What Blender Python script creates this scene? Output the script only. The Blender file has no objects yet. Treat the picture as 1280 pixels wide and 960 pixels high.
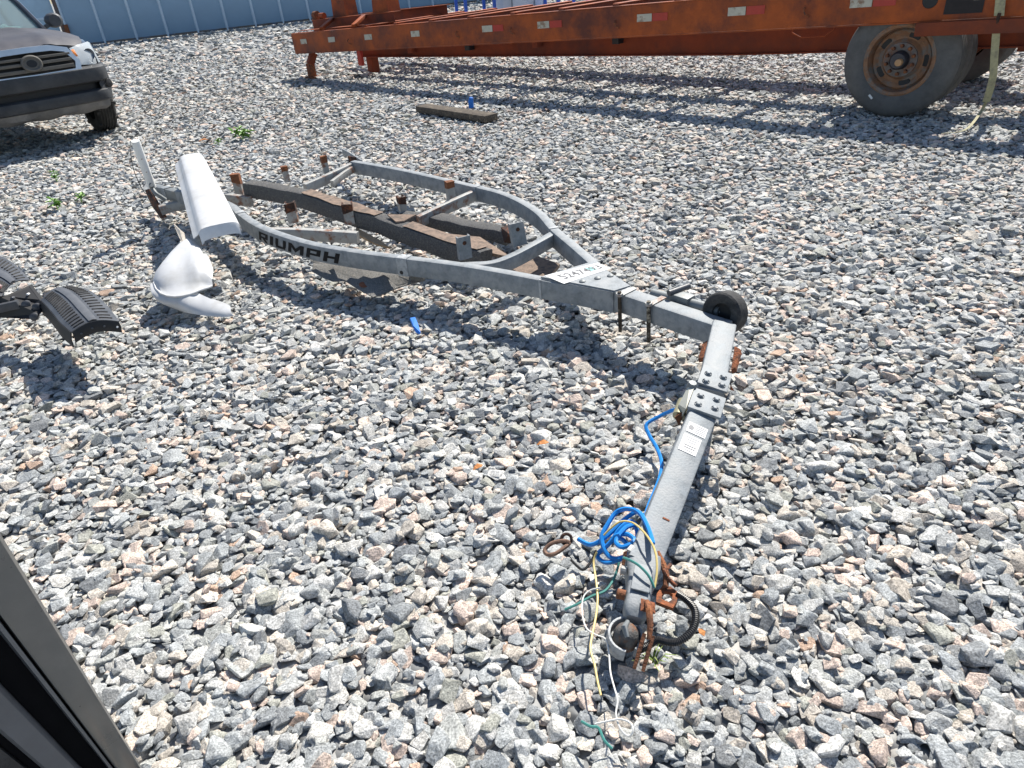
import bpy, bmesh, math, random
import numpy as np
from mathutils import Vector, Matrix

scene = bpy.context.scene
C = scene.collection
R = math.radians
rnd = random.Random(7)

# ------------------------------------------------------------------ camera
FPX, HOR, ROLL, CH = 880.0, -52.0, 5.0, 1.6          # focal length in px of a 1280 wide frame, horizon, roll, eye height
_r = R(ROLL)
_p = math.atan2((480 - HOR) * math.cos(_r), FPX)
_fw = Vector((0, math.cos(_p), -math.sin(_p))); _u0 = Vector((0, math.sin(_p), math.cos(_p))); _r0 = Vector((1, 0, 0))
_cx = math.cos(_r) * _r0 - math.sin(_r) * _u0
_cu = math.sin(_r) * _r0 + math.cos(_r) * _u0
CP = Vector((0, 0, CH))
cd = bpy.data.cameras.new('camera'); cam = bpy.data.objects.new('camera', cd); C.objects.link(cam)
cd.sensor_width = 36; cd.lens = FPX / 1280 * 36; cd.clip_start = .02; cd.clip_end = 600
m = Matrix((_cx, _cu, -_fw)).transposed().to_4x4(); m.translation = CP
cam.matrix_world = m
scene.camera = cam

def at(x, y, z=0.0):
    """world point at height z seen at survey pixel x, y of the photograph"""
    d = _fw * FPX + _cx * (x - 640) + _cu * (480 - y)
    return CP + d * ((z - CH) / d.z)

# ------------------------------------------------------------------ sky, sun, exposure
SUN = Vector((.45, .76, 1.0)).normalized()
el = math.asin(SUN.z); az = math.atan2(SUN.x, SUN.y)
w = bpy.data.worlds.new('World'); scene.world = w; w.use_nodes = True
nt = w.node_tree; bg = nt.nodes['Background']
sky = nt.nodes.new('ShaderNodeTexSky'); sky.sky_type = 'NISHITA'; sky.sun_disc = False
sky.sun_elevation = el; sky.sun_rotation = az; sky.air_density = 1.0; sky.dust_density = .6
nt.links.new(sky.outputs[0], bg.inputs[0]); bg.inputs[1].default_value = .085
sl = bpy.data.lights.new('sun', 'SUN'); sl.energy = 4.9; sl.angle = R(.5); sl.color = (1, .95, .865)
so = bpy.data.objects.new('sun', sl); C.objects.link(so)
so.rotation_euler = SUN.to_track_quat('Z', 'Y').to_euler(); so.location = (0, 0, 20)
vs = scene.view_settings; vs.view_transform = 'Standard'; vs.look = 'None'; vs.gamma = 1; vs.use_curve_mapping = False
vs.exposure = .68

# ------------------------------------------------------------------ materials
MATS = {}
def mat(name, col, rough=.6, metal=0.0, var=.25, scale=8.0, col2=None, amount=.5, bump=.0, bscale=60., spec=.5, coat=0.0, detail=6, sharp=.12):
    """base colour broken up by noise; col2 lies over it in patches"""
    if name in MATS: return MATS[name]
    M = bpy.data.materials.new(name); M.use_nodes = True; n = M.node_tree; b = n.nodes['Principled BSDF']
    tc = n.nodes.new('ShaderNodeTexCoord')
    nz = n.nodes.new('ShaderNodeTexNoise'); nz.inputs['Scale'].default_value = scale; nz.inputs['Detail'].default_value = detail; nz.inputs['Roughness'].default_value = .65
    n.links.new(tc.outputs['Object'], nz.inputs['Vector'])
    r = n.nodes.new('ShaderNodeValToRGB'); r.color_ramp.elements[0].position = .25; r.color_ramp.elements[1].position = .75
    r.color_ramp.elements[0].color = tuple(c * (1 - var) for c in col) + (1,)
    r.color_ramp.elements[1].color = tuple(min(1, c * (1 + var)) for c in col) + (1,)
    n.links.new(nz.outputs[0], r.inputs[0]); out = r.outputs[0]
    if col2:
        n2 = n.nodes.new('ShaderNodeTexNoise'); n2.inputs['Scale'].default_value = scale * .55; n2.inputs['Detail'].default_value = 9; n2.inputs['Roughness'].default_value = .7
        mp = n.nodes.new('ShaderNodeMapping'); mp.inputs['Location'].default_value = (3.1, 7.7, 1.3)
        n.links.new(tc.outputs['Object'], mp.inputs[0]); n.links.new(mp.outputs[0], n2.inputs['Vector'])
        r2 = n.nodes.new('ShaderNodeValToRGB'); e = r2.color_ramp.elements; p = .72 - .44 * amount
        e[0].position = max(0, p - sharp / 2); e[1].position = min(1, p + sharp / 2)
        n.links.new(n2.outputs[0], r2.inputs[0])
        mx = n.nodes.new('ShaderNodeMix'); mx.data_type = 'RGBA'
        n.links.new(r2.outputs[0], mx.inputs['Factor']); n.links.new(out, mx.inputs[6]); mx.inputs[7].default_value = tuple(col2) + (1,)
        out = mx.outputs[2]
        if metal:
            mm = n.nodes.new('ShaderNodeMath'); mm.operation = 'MULTIPLY_ADD'; n.links.new(r2.outputs[0], mm.inputs[0]); mm.inputs[1].default_value = -metal; mm.inputs[2].default_value = metal
            n.links.new(mm.outputs[0], b.inputs['Metallic'])
    n.links.new(out, b.inputs['Base Color'])
    rr = n.nodes.new('ShaderNodeMapRange'); rr.inputs[3].default_value = max(.03, rough - .1); rr.inputs[4].default_value = min(1, rough + .12)
    n.links.new(nz.outputs[0], rr.inputs[0]); n.links.new(rr.outputs[0], b.inputs['Roughness'])
    if not (col2 and metal): b.inputs['Metallic'].default_value = metal
    b.inputs['Specular IOR Level'].default_value = spec
    if coat: b.inputs['Coat Weight'].default_value = coat; b.inputs['Coat Roughness'].default_value = .06
    if bump:
        n3 = n.nodes.new('ShaderNodeTexNoise'); n3.inputs['Scale'].default_value = bscale; n3.inputs['Detail'].default_value = 6
        n.links.new(tc.outputs['Object'], n3.inputs['Vector'])
        bp = n.nodes.new('ShaderNodeBump'); bp.inputs['Strength'].default_value = bump; bp.inputs['Distance'].default_value = .01
        n.links.new(n3.outputs[0], bp.inputs['Height']); n.links.new(bp.outputs[0], b.inputs['Normal'])
    MATS[name] = M
    return M

def stone_mat(name, per_object):
    """crushed granite: greys, blue greys, tan and pink pieces, speckled"""
    M = bpy.data.materials.new(name); M.use_nodes = True; n = M.node_tree; b = n.nodes['Principled BSDF']; L = n.links.new
    if per_object:
        oi = n.nodes.new('ShaderNodeObjectInfo'); t1 = oi.outputs['Random']
        mu = n.nodes.new('ShaderNodeMath'); mu.operation = 'MULTIPLY'; L(t1, mu.inputs[0]); mu.inputs[1].default_value = 37.31
        fr = n.nodes.new('ShaderNodeMath'); fr.operation = 'FRACT'; L(mu.outputs[0], fr.inputs[0]); t2 = fr.outputs[0]
    else:
        a = n.nodes.new('ShaderNodeAttribute'); a.attribute_name = 'tint'; t1 = a.outputs['Fac']
        a2 = n.nodes.new('ShaderNodeAttribute'); a2.attribute_name = 'shade'; t2 = a2.outputs['Fac']
    r = n.nodes.new('ShaderNodeValToRGB'); r.color_ramp.interpolation = 'CONSTANT'
    cols = [(0, (.335, .35, .352)), (.15, (.405, .412, .405)), (.28, (.27, .285, .293)), (.40, (.465, .462, .445)), (.52, (.365, .372, .355)), (.61, (.52, .475, .415)),
            (.69, (.21, .22, .228)), (.74, (.56, .455, .39)), (.83, (.455, .41, .355)), (.89, (.53, .52, .49)), (.95, (.32, .322, .285)), (.99, (.43, .31, .235))]
    e = r.color_ramp.elements
    e[0].position, e[0].color = 0, cols[0][1] + (1,)
    e[1].position, e[1].color = cols[1][0], cols[1][1] + (1,)
    for p, c in cols[2:]:
        x = e.new(p); x.color = c + (1,)
    L(t1, r.inputs[0])
    tc = n.nodes.new('ShaderNodeTexCoord')
    # offset the grain per stone
    cv = n.nodes.new('ShaderNodeCombineXYZ'); L(t1, cv.inputs[0]); L(t2, cv.inputs[1])
    va = n.nodes.new('ShaderNodeVectorMath'); va.operation = 'MULTIPLY_ADD'; L(cv.outputs[0], va.inputs[0]); va.inputs[1].default_value = (9, 9, 9)
    if per_object:
        sc_ = n.nodes.new('ShaderNodeVectorMath'); sc_.operation = 'SCALE'; L(tc.outputs['Object'], sc_.inputs[0]); sc_.inputs['Scale'].default_value = .035
        L(sc_.outputs[0], va.inputs[2])
    else: L(tc.outputs['Object'], va.inputs[2])
    P = va.outputs[0]
    sp = n.nodes.new('ShaderNodeTexNoise'); sp.inputs['Scale'].default_value = 230; sp.inputs['Detail'].default_value = 4; L(P, sp.inputs['Vector'])
    bl = n.nodes.new('ShaderNodeTexNoise'); bl.inputs['Scale'].default_value = 38; bl.inputs['Detail'].default_value = 6; bl.inputs['Distortion'].default_value = 1.2; L(P, bl.inputs['Vector'])
    def rng(src, lo, hi, a0=.3, a1=.7):
        q = n.nodes.new('ShaderNodeMapRange'); q.inputs[1].default_value = a0; q.inputs[2].default_value = a1; q.inputs[3].default_value = lo; q.inputs[4].default_value = hi; L(src, q.inputs[0]); return q.outputs[0]
    def mul(a_, b_):
        q = n.nodes.new('ShaderNodeMath'); q.operation = 'MULTIPLY'; L(a_, q.inputs[0]); L(b_, q.inputs[1]); return q.outputs[0]
    k = mul(mul(rng(sp.outputs[0], .50, 1.50), rng(bl.outputs[0], .76, 1.26)), rng(t2, .84, 1.16, 0, 1))
    mx = n.nodes.new('ShaderNodeVectorMath'); mx.operation = 'SCALE'; L(r.outputs[0], mx.inputs[0]); L(k, mx.inputs['Scale'])
    L(mx.outputs[0], b.inputs['Base Color']); b.inputs['Roughness'].default_value = .82; b.inputs['Specular IOR Level'].default_value = .35
    bn = n.nodes.new('ShaderNodeTexNoise'); bn.inputs['Scale'].default_value = 75; bn.inputs['Detail'].default_value = 7; bn.inputs['Roughness'].default_value = .7; L(P, bn.inputs['Vector'])
    bp = n.nodes.new('ShaderNodeBump'); bp.inputs['Strength'].default_value = .75; bp.inputs['Distance'].default_value = .008
    L(bn.outputs[0], bp.inputs['Height']); L(bp.outputs[0], b.inputs['Normal'])
    return M

def ground_mat():
    """fine gravel and dust between and beyond the modelled stones"""
    M = bpy.data.materials.new('ground_gravel'); M.use_nodes = True; n = M.node_tree; b = n.nodes['Principled BSDF']; L = n.links.new
    tc = n.nodes.new('ShaderNodeTexCoord')
    v = n.nodes.new('ShaderNodeTexVoronoi'); v.inputs['Scale'].default_value = 24; L(tc.outputs['Object'], v.inputs['Vector'])
    r = n.nodes.new('ShaderNodeValToRGB'); e = r.color_ramp.elements
    e[0].color = (.16, .165, .17, 1); e[1].color = (.42, .40, .37, 1); x = e.new(.35); x.color = (.28, .29, .295, 1); x = e.new(.7); x.color = (.35, .35, .345, 1)
    sx = n.nodes.new('ShaderNodeSeparateColor'); L(v.outputs['Color'], sx.inputs[0]); L(sx.outputs[0], r.inputs[0])
    L(r.outputs[0], b.inputs['Base Color']); b.inputs['Roughness'].default_value = .9; b.inputs['Specular IOR Level'].default_value = .2
    bp = n.nodes.new('ShaderNodeBump'); bp.inputs['Strength'].default_value = 1; bp.inputs['Distance'].default_value = .04; bp.invert = True
    L(v.outputs['Distance'], bp.inputs['Height']); L(bp.outputs[0], b.inputs['Normal'])
    return M

RUST = (.20, .075, .03)
galv = mat('galvanised', (.21, .232, .25), .62, .2, .36, 26, (.29, .305, .315), .45, .15, 140, sharp=.18)
galv_d = mat('galvanised_dull', (.20, .215, .22), .55, .3, .2, 10, (.22, .17, .12), .12, .08, 90)
galv_r = mat('galvanised_rusting', (.36, .36, .345), .6, .25, .2, 18, RUST, .34, .2, 120)
rust = mat('rust', (.17, .065, .03), .85, 0, .5, 30, (.28, .10, .035), .4, .6, 120)
rust_o = mat('orange_rust', (.27, .085, .032), .85, 0, .4, 60, (.10, .045, .028), .4, .6, 140)
darkrust = mat('dark_rusted_wood', (.045, .022, .015), .9, 0, .5, 40, (.18, .06, .025), .35, .6, 100)
carpet = mat('grey_carpet', (.15, .15, .15), .95, 0, .75, 150, (.27, .25, .22), .3, .9, 420, .1)
carpet_s = mat('scrap_carpet', (.25, .245, .235), .95, 0, .6, 150, (.36, .33, .29), .3, .9, 420, .1)
wood_b = mat('weathered_bunk_wood', (.25, .185, .145), .9, 0, .3, 40, (.15, .12, .10), .42, .4, 120, .2)
wood_d = mat('old_dark_timber', (.10, .085, .07), .9, 0, .45, 25, (.20, .17, .13), .3, .6, 90, .2)
tan_w = mat('split_wood', (.42, .30, .18), .85, 0, .3, 40)
white_p = mat('white_plastic', (.60, .605, .61), .42, 0, .06, 9, (.44, .43, .40), .24, .03, 30, .5, sharp=.3)
matte = mat('matte_black_rubber', (.008, .008, .009), .95, 0, .2, 20, spec=.05)
zinc = mat('bright_zinc_weld', (.40, .415, .425), .6, .15, .25, 60, (.25, .265, .275), .4, .3, 200)
white_in = mat('bare_glassfibre', (.52, .47, .40), .8, 0, .25, 30, (.35, .30, .25), .3, .4, 100)
pvc = mat('white_pvc', (.80, .80, .77), .4, 0, .05, 10, (.55, .52, .46), .12)
rubber = mat('black_rubber', (.03, .031, .033), .75, 0, .3, 40, (.09, .088, .085), .3, .25, 150, .3, sharp=.3)
tyre_m = mat('dusty_tyre', (.105, .103, .10), .9, 0, .25, 9, (.17, .163, .155), .35, .2, 120, .25, sharp=.4)
blackp = mat('black_plastic', (.06, .064, .073), .45, 0, .25, 20, (.10, .105, .115), .3, .1, 200, .45, sharp=.3)
black = mat('black_paint', (.012, .012, .013), .55, 0, .2, 20)
blue_w = mat('blue_cable', (.012, .23, .66), .38, 0, .15, 20)
yellow_w = mat('yellow_wire', (.72, .55, .20), .5, 0, .15, 30)
white_w = mat('white_wire', (.75, .74, .70), .5, 0, .1, 30)
green_w = mat('green_wire', (.06, .24, .21), .5, 0, .2, 30)
orange = mat('orange_steel', (.37, .080, .016), .66, 0, .3, 4.0, (.12, .035, .022), .42, .12, 60, .35, sharp=.25)
orange_d = mat('dark_red_steel', (.22, .048, .018), .7, 0, .25, 3.0, (.10, .035, .025), .34, .12, 60, .3, sharp=.25)
blue_wall = mat('blue_sheet_metal', (.27, .40, .53), .55, 0, .10, 1.2, (.235, .355, .48), .4, .1, 3, .4, sharp=.4)
blue_rib = mat('blue_wall_rib', (.55, .66, .76), .5, 0, .12, 2)
blue_steel = mat('blue_steel', (.02, .10, .48), .45, 0, .15, 5)
label_w = mat('white_label', (.80, .80, .79), .5, 0, .04, 20)
ink = mat('label_ink', (.10, .10, .11), .6, 0, .1, 20)
teal = mat('teal_sticker', (.25, .62, .58), .5, 0, .1, 20)
strap_m = mat('yellow_strap', (.43, .40, .24), .8, 0, .2, 30, (.28, .26, .18), .35, .5, 300)
tape_w = mat('white_tape', (.50, .47, .38), .5, 0, .15, 20, (.25, .16, .10), .3)
tape_r = mat('red_tape', (.42, .035, .02), .45, 0, .15, 20)
leafm = mat('weed_leaf', (.15, .30, .05), .6, 0, .35, 40)
grassm = mat('grass_blade', (.17, .24, .035), .6, 0, .3, 40)
dryleaf = mat('dry_orange_leaf', (.50, .20, .06), .8, 0, .3, 40)
bluep = mat('blue_plastic', (.015, .16, .58), .7, 0, .2, 20)
truck_p = mat('dark_grey_paint', (.03, .035, .045), .3, .35, .12, 5, (.06, .06, .065), .3, 0, 60, .5, .6, sharp=.4)
truck_h = mat('faded_hood_paint', (.055, .055, .065), .5, .1, .2, 6, (.10, .095, .10), .45, .1, 200, .4, sharp=.4)
truck_b = mat('dusty_bumper_plastic', (.032, .035, .04), .55, 0, .25, 7, (.07, .072, .075), .35, .1, 120, .35, sharp=.4)
chrome = mat('dull_chrome', (.60, .62, .64), .34, .9, .08, 10)
valance = mat('dusty_undertray', (.17, .165, .16), .8, 0, .3, 8, (.12, .12, .12), .35)
amber = mat('amber_lens', (.75, .22, .03), .25)
silver = mat('grey_door_paint', (.20, .20, .195), .28, .7, .15, 9, (.14, .135, .125), .4, .03, 40, .5, sharp=.4)
trim = mat('grey_door_trim', (.13, .13, .135), .6, 0, .15, 12)
panel_m = mat('dark_door_panel', (.022, .022, .024), .6, 0, .3, 25, (.06, .06, .06), .15, .2, 300, sharp=.2)
tarp = mat('white_tarp', (.66, .69, .72), .5, 0, .08, 3, (.50, .55, .60), .35, .3, 5, sharp=.4)

def glass_mat(name, col, rough=.05, trans=.85):
    M = bpy.data.materials.new(name); M.use_nodes = True; b = M.node_tree.nodes['Principled BSDF']
    nz = M.node_tree.nodes.new('ShaderNodeTexNoise'); nz.inputs['Scale'].default_value = 3
    q = M.node_tree.nodes.new('ShaderNodeMapRange'); q.inputs[3].default_value = rough; q.inputs[4].default_value = rough + .12
    M.node_tree.links.new(nz.outputs[0], q.inputs[0]); M.node_tree.links.new(q.outputs[0], b.inputs['Roughness'])
    b.inputs['Base Color'].default_value = col + (1,); b.inputs['Transmission Weight'].default_value = trans; b.inputs['IOR'].default_value = 1.45
    return M
lens_m = glass_mat('clear_lens', (.80, .86, .90), .12, .5)
glass_m = glass_mat('tinted_glass', (.55, .68, .70))

# ------------------------------------------------------------------ mesh helpers
V3 = Vector
class MB:
    def __init__(s): s.v = []; s.f = []
    def add(s, vs, fs):
        o = len(s.v); s.v += [Vector(q) for q in vs]; s.f += [tuple(i + o for i in f) for f in fs]; return s
    def box(s, c, size, ax=None, bev=0.0):
        """box centred on c with local axes ax"""
        c = Vector(c); ax = ax or (V3((1, 0, 0)), V3((0, 1, 0)), V3((0, 0, 1)))
        bm = bmesh.new(); bmesh.ops.create_cube(bm, size=1)
        for q in bm.verts: q.co = Vector((q.co.x * size[0], q.co.y * size[1], q.co.z * size[2]))
        if bev: bmesh.ops.bevel(bm, geom=list(bm.edges), offset=bev, segments=2, profile=.6, affect='EDGES', clamp_overlap=True)
        s.frombm(bm, lambda q: c + ax[0] * q.x + ax[1] * q.y + ax[2] * q.z); return s
    def frombm(s, bm, fn=lambda q: q.copy()):
        bm.verts.index_update()
        s.add([fn(q.co) for q in bm.verts], [[q.index for q in f.verts] for f in bm.faces]); bm.free()
    def beam(s, a, b, w, h, bev=.004, up=V3((0, 0, 1)), top=True):
        """rectangular bar from a to b; a and b lie on the middle of its top face (or its axis)"""
        a = Vector(a); b = Vector(b); t = (b - a).normalized(); sd = t.cross(up).normalized(); u = sd.cross(t)
        c = (a + b) / 2 - (u * h / 2 if top else V3((0, 0, 0)))
        return s.box(c, ((b - a).length, w, h), (t, sd, u), bev)
    def sweep(s, path, w, h, r=.006, cap=True, top=True, up=V3((0, 0, 1))):
        """rounded rectangular tube along a path (path on the middle of the top face)"""
        sec = []
        z0 = -h if top else -h / 2
        for cx, cy, a0 in ((w/2-r, z0+h-r, 0), (-w/2+r, z0+h-r, 90), (-w/2+r, z0+r, 180), (w/2-r, z0+r, 270)):
            for k in range(3):
                a = R(a0 + 45 * k); sec.append((cx + r * math.cos(a), cy + r * math.sin(a)))
        return s.loft(path, lambda i: sec, cap, up)
    def loft(s, path, secf, cap=True, up=V3((0, 0, 1))):
        P = [Vector(q) for q in path]; n = len(P); o = len(s.v); m_ = None
        for i, p in enumerate(P):
            t0 = (P[i] - P[i-1]).normalized() if i else (P[1] - P[0]).normalized()
            t1 = (P[i+1] - P[i]).normalized() if i < n - 1 else t0
            t = (t0 + t1).normalized(); sd = t.cross(up).normalized(); u = sd.cross(t).normalized()
            k = 1 / max(.4, t.dot(t0))
            sec = secf(i); m_ = len(sec)
            for x, y in sec: s.v.append(p + sd * x * k + u * y)
        for i in range(n - 1):
            for j in range(m_):
                a = o + i * m_ + j; b = o + i * m_ + (j + 1) % m_
                s.f.append((a, b, b + m_, a + m_))
        if cap:
            s.f.append(tuple(o + j for j in reversed(range(m_)))); s.f.append(tuple(o + (n - 1) * m_ + j for j in range(m_)))
        return s
    def tube(s, path, r, n=8, cap=True):
        P = [Vector(q) for q in path]; o = len(s.v); u = None
        for i, p in enumerate(P):
            t = (P[min(i+1, len(P)-1)] - P[max(i-1, 0)]).normalized()
            if u is None: u = t.orthogonal().normalized()
            u = (u - t * u.dot(t)).normalized(); v = t.cross(u); rr = r[i] if isinstance(r, (list, tuple)) else r
            for k in range(n):
                a = 2 * math.pi * k / n; s.v.append(p + (u * math.cos(a) + v * math.sin(a)) * rr)
        for i in range(len(P) - 1):
            for k in range(n):
                a = o + i * n + k; b = o + i * n + (k + 1) % n; s.f.append((a, b, b + n, a + n))
        if cap:
            s.f.append(tuple(o + k for k in reversed(range(n)))); s.f.append(tuple(o + (len(P)-1) * n + k for k in range(n)))
        return s
    def lathe(s, c, axis, prof, n=32, closed=False, ref=None):
        """prof: (distance along axis, radius)"""
        axis = Vector(axis).normalized(); u = ref or axis.orthogonal().normalized(); v = axis.cross(u); o = len(s.v); c = Vector(c); m_ = len(prof)
        for k in range(n):
            a = 2 * math.pi * k / n; d = u * math.cos(a) + v * math.sin(a)
            for x, r_ in prof: s.v.append(c + axis * x + d * r_)
        for k in range(n):
            for j in range(m_ if closed else m_ - 1):
                a = o + k * m_ + j; b = o + k * m_ + (j + 1) % m_; a2 = o + (k + 1) % n * m_ + j; b2 = o + (k + 1) % n * m_ + (j + 1) % m_
                s.f.append((a, a2, b2, b))
        return s
    def prism(s, poly, d):
        """polygon (list of points) given thickness along vector d"""
        d = Vector(d); n = len(poly); P = [Vector(q) for q in poly]
        s.add(P + [q + d for q in P], [tuple(reversed(range(n))), tuple(range(n, 2*n))] + [(i, (i+1) % n, (i+1) % n + n, i + n) for i in range(n)]); return s
    def hull(s, pts):
        bm = bmesh.new()
        for q in pts: bm.verts.new(Vector(q))
        g = bmesh.ops.convex_hull(bm, input=bm.verts)
        bmesh.ops.delete(bm, geom=list({x for x in g['geom_unused'] + g['geom_interior'] if isinstance(x, bmesh.types.BMVert)}), context='VERTS')
        s.frombm(bm); return s
    def sheet(s, rows, thick):
        """grid of points (rows of equal length) given thickness along its normals"""
        a, b = len(rows), len(rows[0]); o = len(s.v); P = [[Vector(q) for q in r_] for r_ in rows]
        N = [[None] * b for _ in range(a)]
        for i in range(a):
            for j in range(b):
                du = P[min(i+1, a-1)][j] - P[max(i-1, 0)][j]; dv = P[i][min(j+1, b-1)] - P[i][max(j-1, 0)]
                q = du.cross(dv); N[i][j] = q.normalized() if q.length > 1e-9 else V3((0, 0, 1))
        for sgn in (0, 1):
            for i in range(a):
                for j in range(b): s.v.append(P[i][j] - N[i][j] * thick * sgn)
        def ix(g, i, j): return o + g * a * b + i * b + j
        for i in range(a - 1):
            for j in range(b - 1):
                s.f.append((ix(0, i, j), ix(0, i+1, j), ix(0, i+1, j+1), ix(0, i, j+1)))
                s.f.append((ix(1, i, j), ix(1, i, j+1), ix(1, i+1, j+1), ix(1, i+1, j)))
        rim = [(i, 0) for i in range(a)] + [(a-1, j) for j in range(1, b)] + [(i, b-1) for i in range(a-2, -1, -1)] + [(0, j) for j in range(b-2, 0, -1)]
        for k in range(len(rim)):
            p, q = rim[k], rim[(k+1) % len(rim)]
            s.f.append((ix(0, *q), ix(0, *p), ix(1, *p), ix(1, *q)))
        return s
    def jit(s, amp, freq=18.):
        from mathutils import noise
        for q in s.v:
            d = noise.noise_vector(q * freq); q += d * amp
        return s
    def build(s, name, M, parent=None, smooth=True, label=None, fix=True):
        org = root_loc(parent)
        me = bpy.data.meshes.new(name); me.from_pydata([q - org for q in s.v], [], s.f)
        if fix:
            bm = bmesh.new(); bm.from_mesh(me); bmesh.ops.recalc_face_normals(bm, faces=bm.faces); bm.to_mesh(me); bm.free()
        me.materials.append(M)
        if smooth:
            me.polygons.foreach_set('use_smooth', [True] * len(me.polygons)); me.set_sharp_from_angle(angle=R(35))
        me.update()
        o = bpy.data.objects.new(name, me); C.objects.link(o)
        if parent: o.parent = parent
        if label: o['label'] = label
        return o

def root_loc(p):
    o = Vector((0, 0, 0))
    while p is not None: o += p.location; p = p.parent
    return o
def thing(name, label, cat, loc, group=None):
    o = bpy.data.objects.new(name, None); C.objects.link(o); o.location = Vector(loc); o.empty_display_size = .1
    return tag(o, label, cat, group)
def tag(o, label, cat, group=None):
    o['label'] = label; o['category'] = cat
    if group: o['group'] = group
    return o
def rebase(o):
    """move a top-level mesh's origin to its base"""
    me = o.data; n = len(me.vertices); a = np.empty(n * 3); me.vertices.foreach_get('co', a); a = a.reshape(-1, 3)
    c = Vector(((a[:, 0].min() + a[:, 0].max()) / 2, (a[:, 1].min() + a[:, 1].max()) / 2, a[:, 2].min()))
    me.transform(Matrix.Translation(-c)); o.location = o.location + c; return o
def smooth_path(pts, n=6):
    P = [Vector(q) for q in pts]; out = []
    for i in range(len(P) - 1):
        p0, p1, p2, p3 = P[max(i-1, 0)], P[i], P[i+1], P[min(i+2, len(P)-1)]
        for k in range(n):
            t = k / n; out.append(.5 * ((2 * p1) + (p2 - p0) * t + (2*p0 - 5*p1 + 4*p2 - p3) * t*t + (3*p1 - p0 - 3*p2 + p3) * t**3))
    out.append(P[-1]); return out
def px(pts, z=None): return [at(q[0], q[1], q[2] if z is None else z) for q in pts]
Z = V3((0, 0, 1))

# ------------------------------------------------------------------ ground: sheet, gravel, the largest stones
g = MB()
gx = [-260, -60, -25, 0, 25, 60, 260]; gy = [-60, -10, 0, 12, 30, 60, 300]
g.add([(x, y, 0) for y in gy for x in gx], [(j*7+i, j*7+i+1, (j+1)*7+i+1, (j+1)*7+i) for j in range(6) for i in range(6)])
ground = g.build('ground', ground_mat(), smooth=False, fix=False); ground['kind'] = 'structure'; ground.location = (0, 0, -.045)
GZ = -.045

rng = np.random.default_rng(11)
def rock(n, bev, flat):
    """one piece of crushed stone with half length 1: verts, triangles"""
    bm = bmesh.new()
    for _ in range(n):
        q = rng.normal(size=3); q = np.sign(q) * np.abs(q) ** .75; q /= np.linalg.norm(q); q *= rng.uniform(.86, 1.05)
        bm.verts.new((q[0], q[1] * rng.uniform(.70, .88), q[2] * flat))
    gg = bmesh.ops.convex_hull(bm, input=bm.verts)
    bmesh.ops.delete(bm, geom=list({x for x in gg['geom_unused'] + gg['geom_interior'] if isinstance(x, bmesh.types.BMVert)}), context='VERTS')
    bmesh.ops.dissolve_limit(bm, angle_limit=R(16), verts=bm.verts, edges=bm.edges)
    if bev: bmesh.ops.bevel(bm, geom=list(bm.edges), offset=bev, segments=1, affect='EDGES', clamp_overlap=True)
    bmesh.ops.triangulate(bm, faces=bm.faces); bm.verts.index_update()
    v = np.array([q.co[:] for q in bm.verts]); f = np.array([[q.index for q in t.verts] for t in bm.faces]); bm.free()
    v[:, :2] /= np.abs(v[:, :2]).max(); return v, f
ROCKS = [[rock(13, .07, rng.uniform(.42, .66)) for _ in range(26)], [rock(13, 0, rng.uniform(.42, .66)) for _ in range(22)], [rock(8, 0, rng.uniform(.45, .64)) for _ in range(14)]]

X_, U_, F_ = np.array(_cx), np.array(_cu), np.array(_fw)
def project(P):
    d = P - np.array([0, 0, CH]); wz = d @ F_; wz = np.where(wz < .05, .05, wz)
    return 640 + FPX * (d @ X_) / wz, 480 - FPX * (d @ U_) / wz, FPX / wz
def jitter(x0, x1, y0, y1, s, mx, my):
    xs = np.arange(x0, x1, s); ys = np.arange(y0, y1, s * .93); a, b = np.meshgrid(xs, ys); a = a + (np.arange(len(ys)) % 2)[:, None] * s / 2
    P = np.stack([a.ravel(), b.ravel(), np.zeros(a.size)], 1); P[:, :2] += rng.uniform(-.52, .52, (len(P), 2)) * s
    u, v, _ = project(P); return P[(u > -mx) & (u < 1280 + mx) & (v < 960 + my) & (v > -120)]
def rots(k, tilt):
    yaw = rng.uniform(0, 2*np.pi, k); ta = rng.uniform(0, 2*np.pi, k); tl = np.abs(rng.normal(0, tilt, k))
    c, s = np.cos(yaw), np.sin(yaw); z = np.zeros(k); o = np.ones(k)
    Ry = np.stack([np.stack([c, -s, z], 1), np.stack([s, c, z], 1), np.stack([z, z, o], 1)], 1)
    ax = np.stack([np.cos(ta), np.sin(ta), z], 1); K = np.zeros((k, 3, 3))
    K[:, 0, 1], K[:, 0, 2], K[:, 1, 0], K[:, 1, 2], K[:, 2, 0], K[:, 2, 1] = -ax[:, 2], ax[:, 1], ax[:, 2], -ax[:, 0], -ax[:, 1], ax[:, 0]
    Rt = np.eye(3)[None] + np.sin(tl)[:, None, None] * K + (1 - np.cos(tl))[:, None, None] * (K @ K)
    return Rt @ Ry

SV, SF, ST, SS = [], [], [], []; nv = 0
def emit(variants, which, P, Rm, sc, tint, shade):
    global nv
    for i, (v, f) in enumerate(variants):
        q = np.nonzero(which == i)[0]
        if not len(q): continue
        w_ = np.einsum('kij,nj->kni', Rm[q], v) * sc[q][:, None, None] + P[q][:, None, :]
        n_ = len(v); ff = f[None] + (np.arange(len(q)) * n_)[:, None, None] + nv
        SV.append(w_.reshape(-1, 3)); SF.append(ff.reshape(-1, 3)); ST.append(np.repeat(tint[q], n_)); SS.append(np.repeat(shade[q], n_)); nv += len(q) * n_

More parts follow.
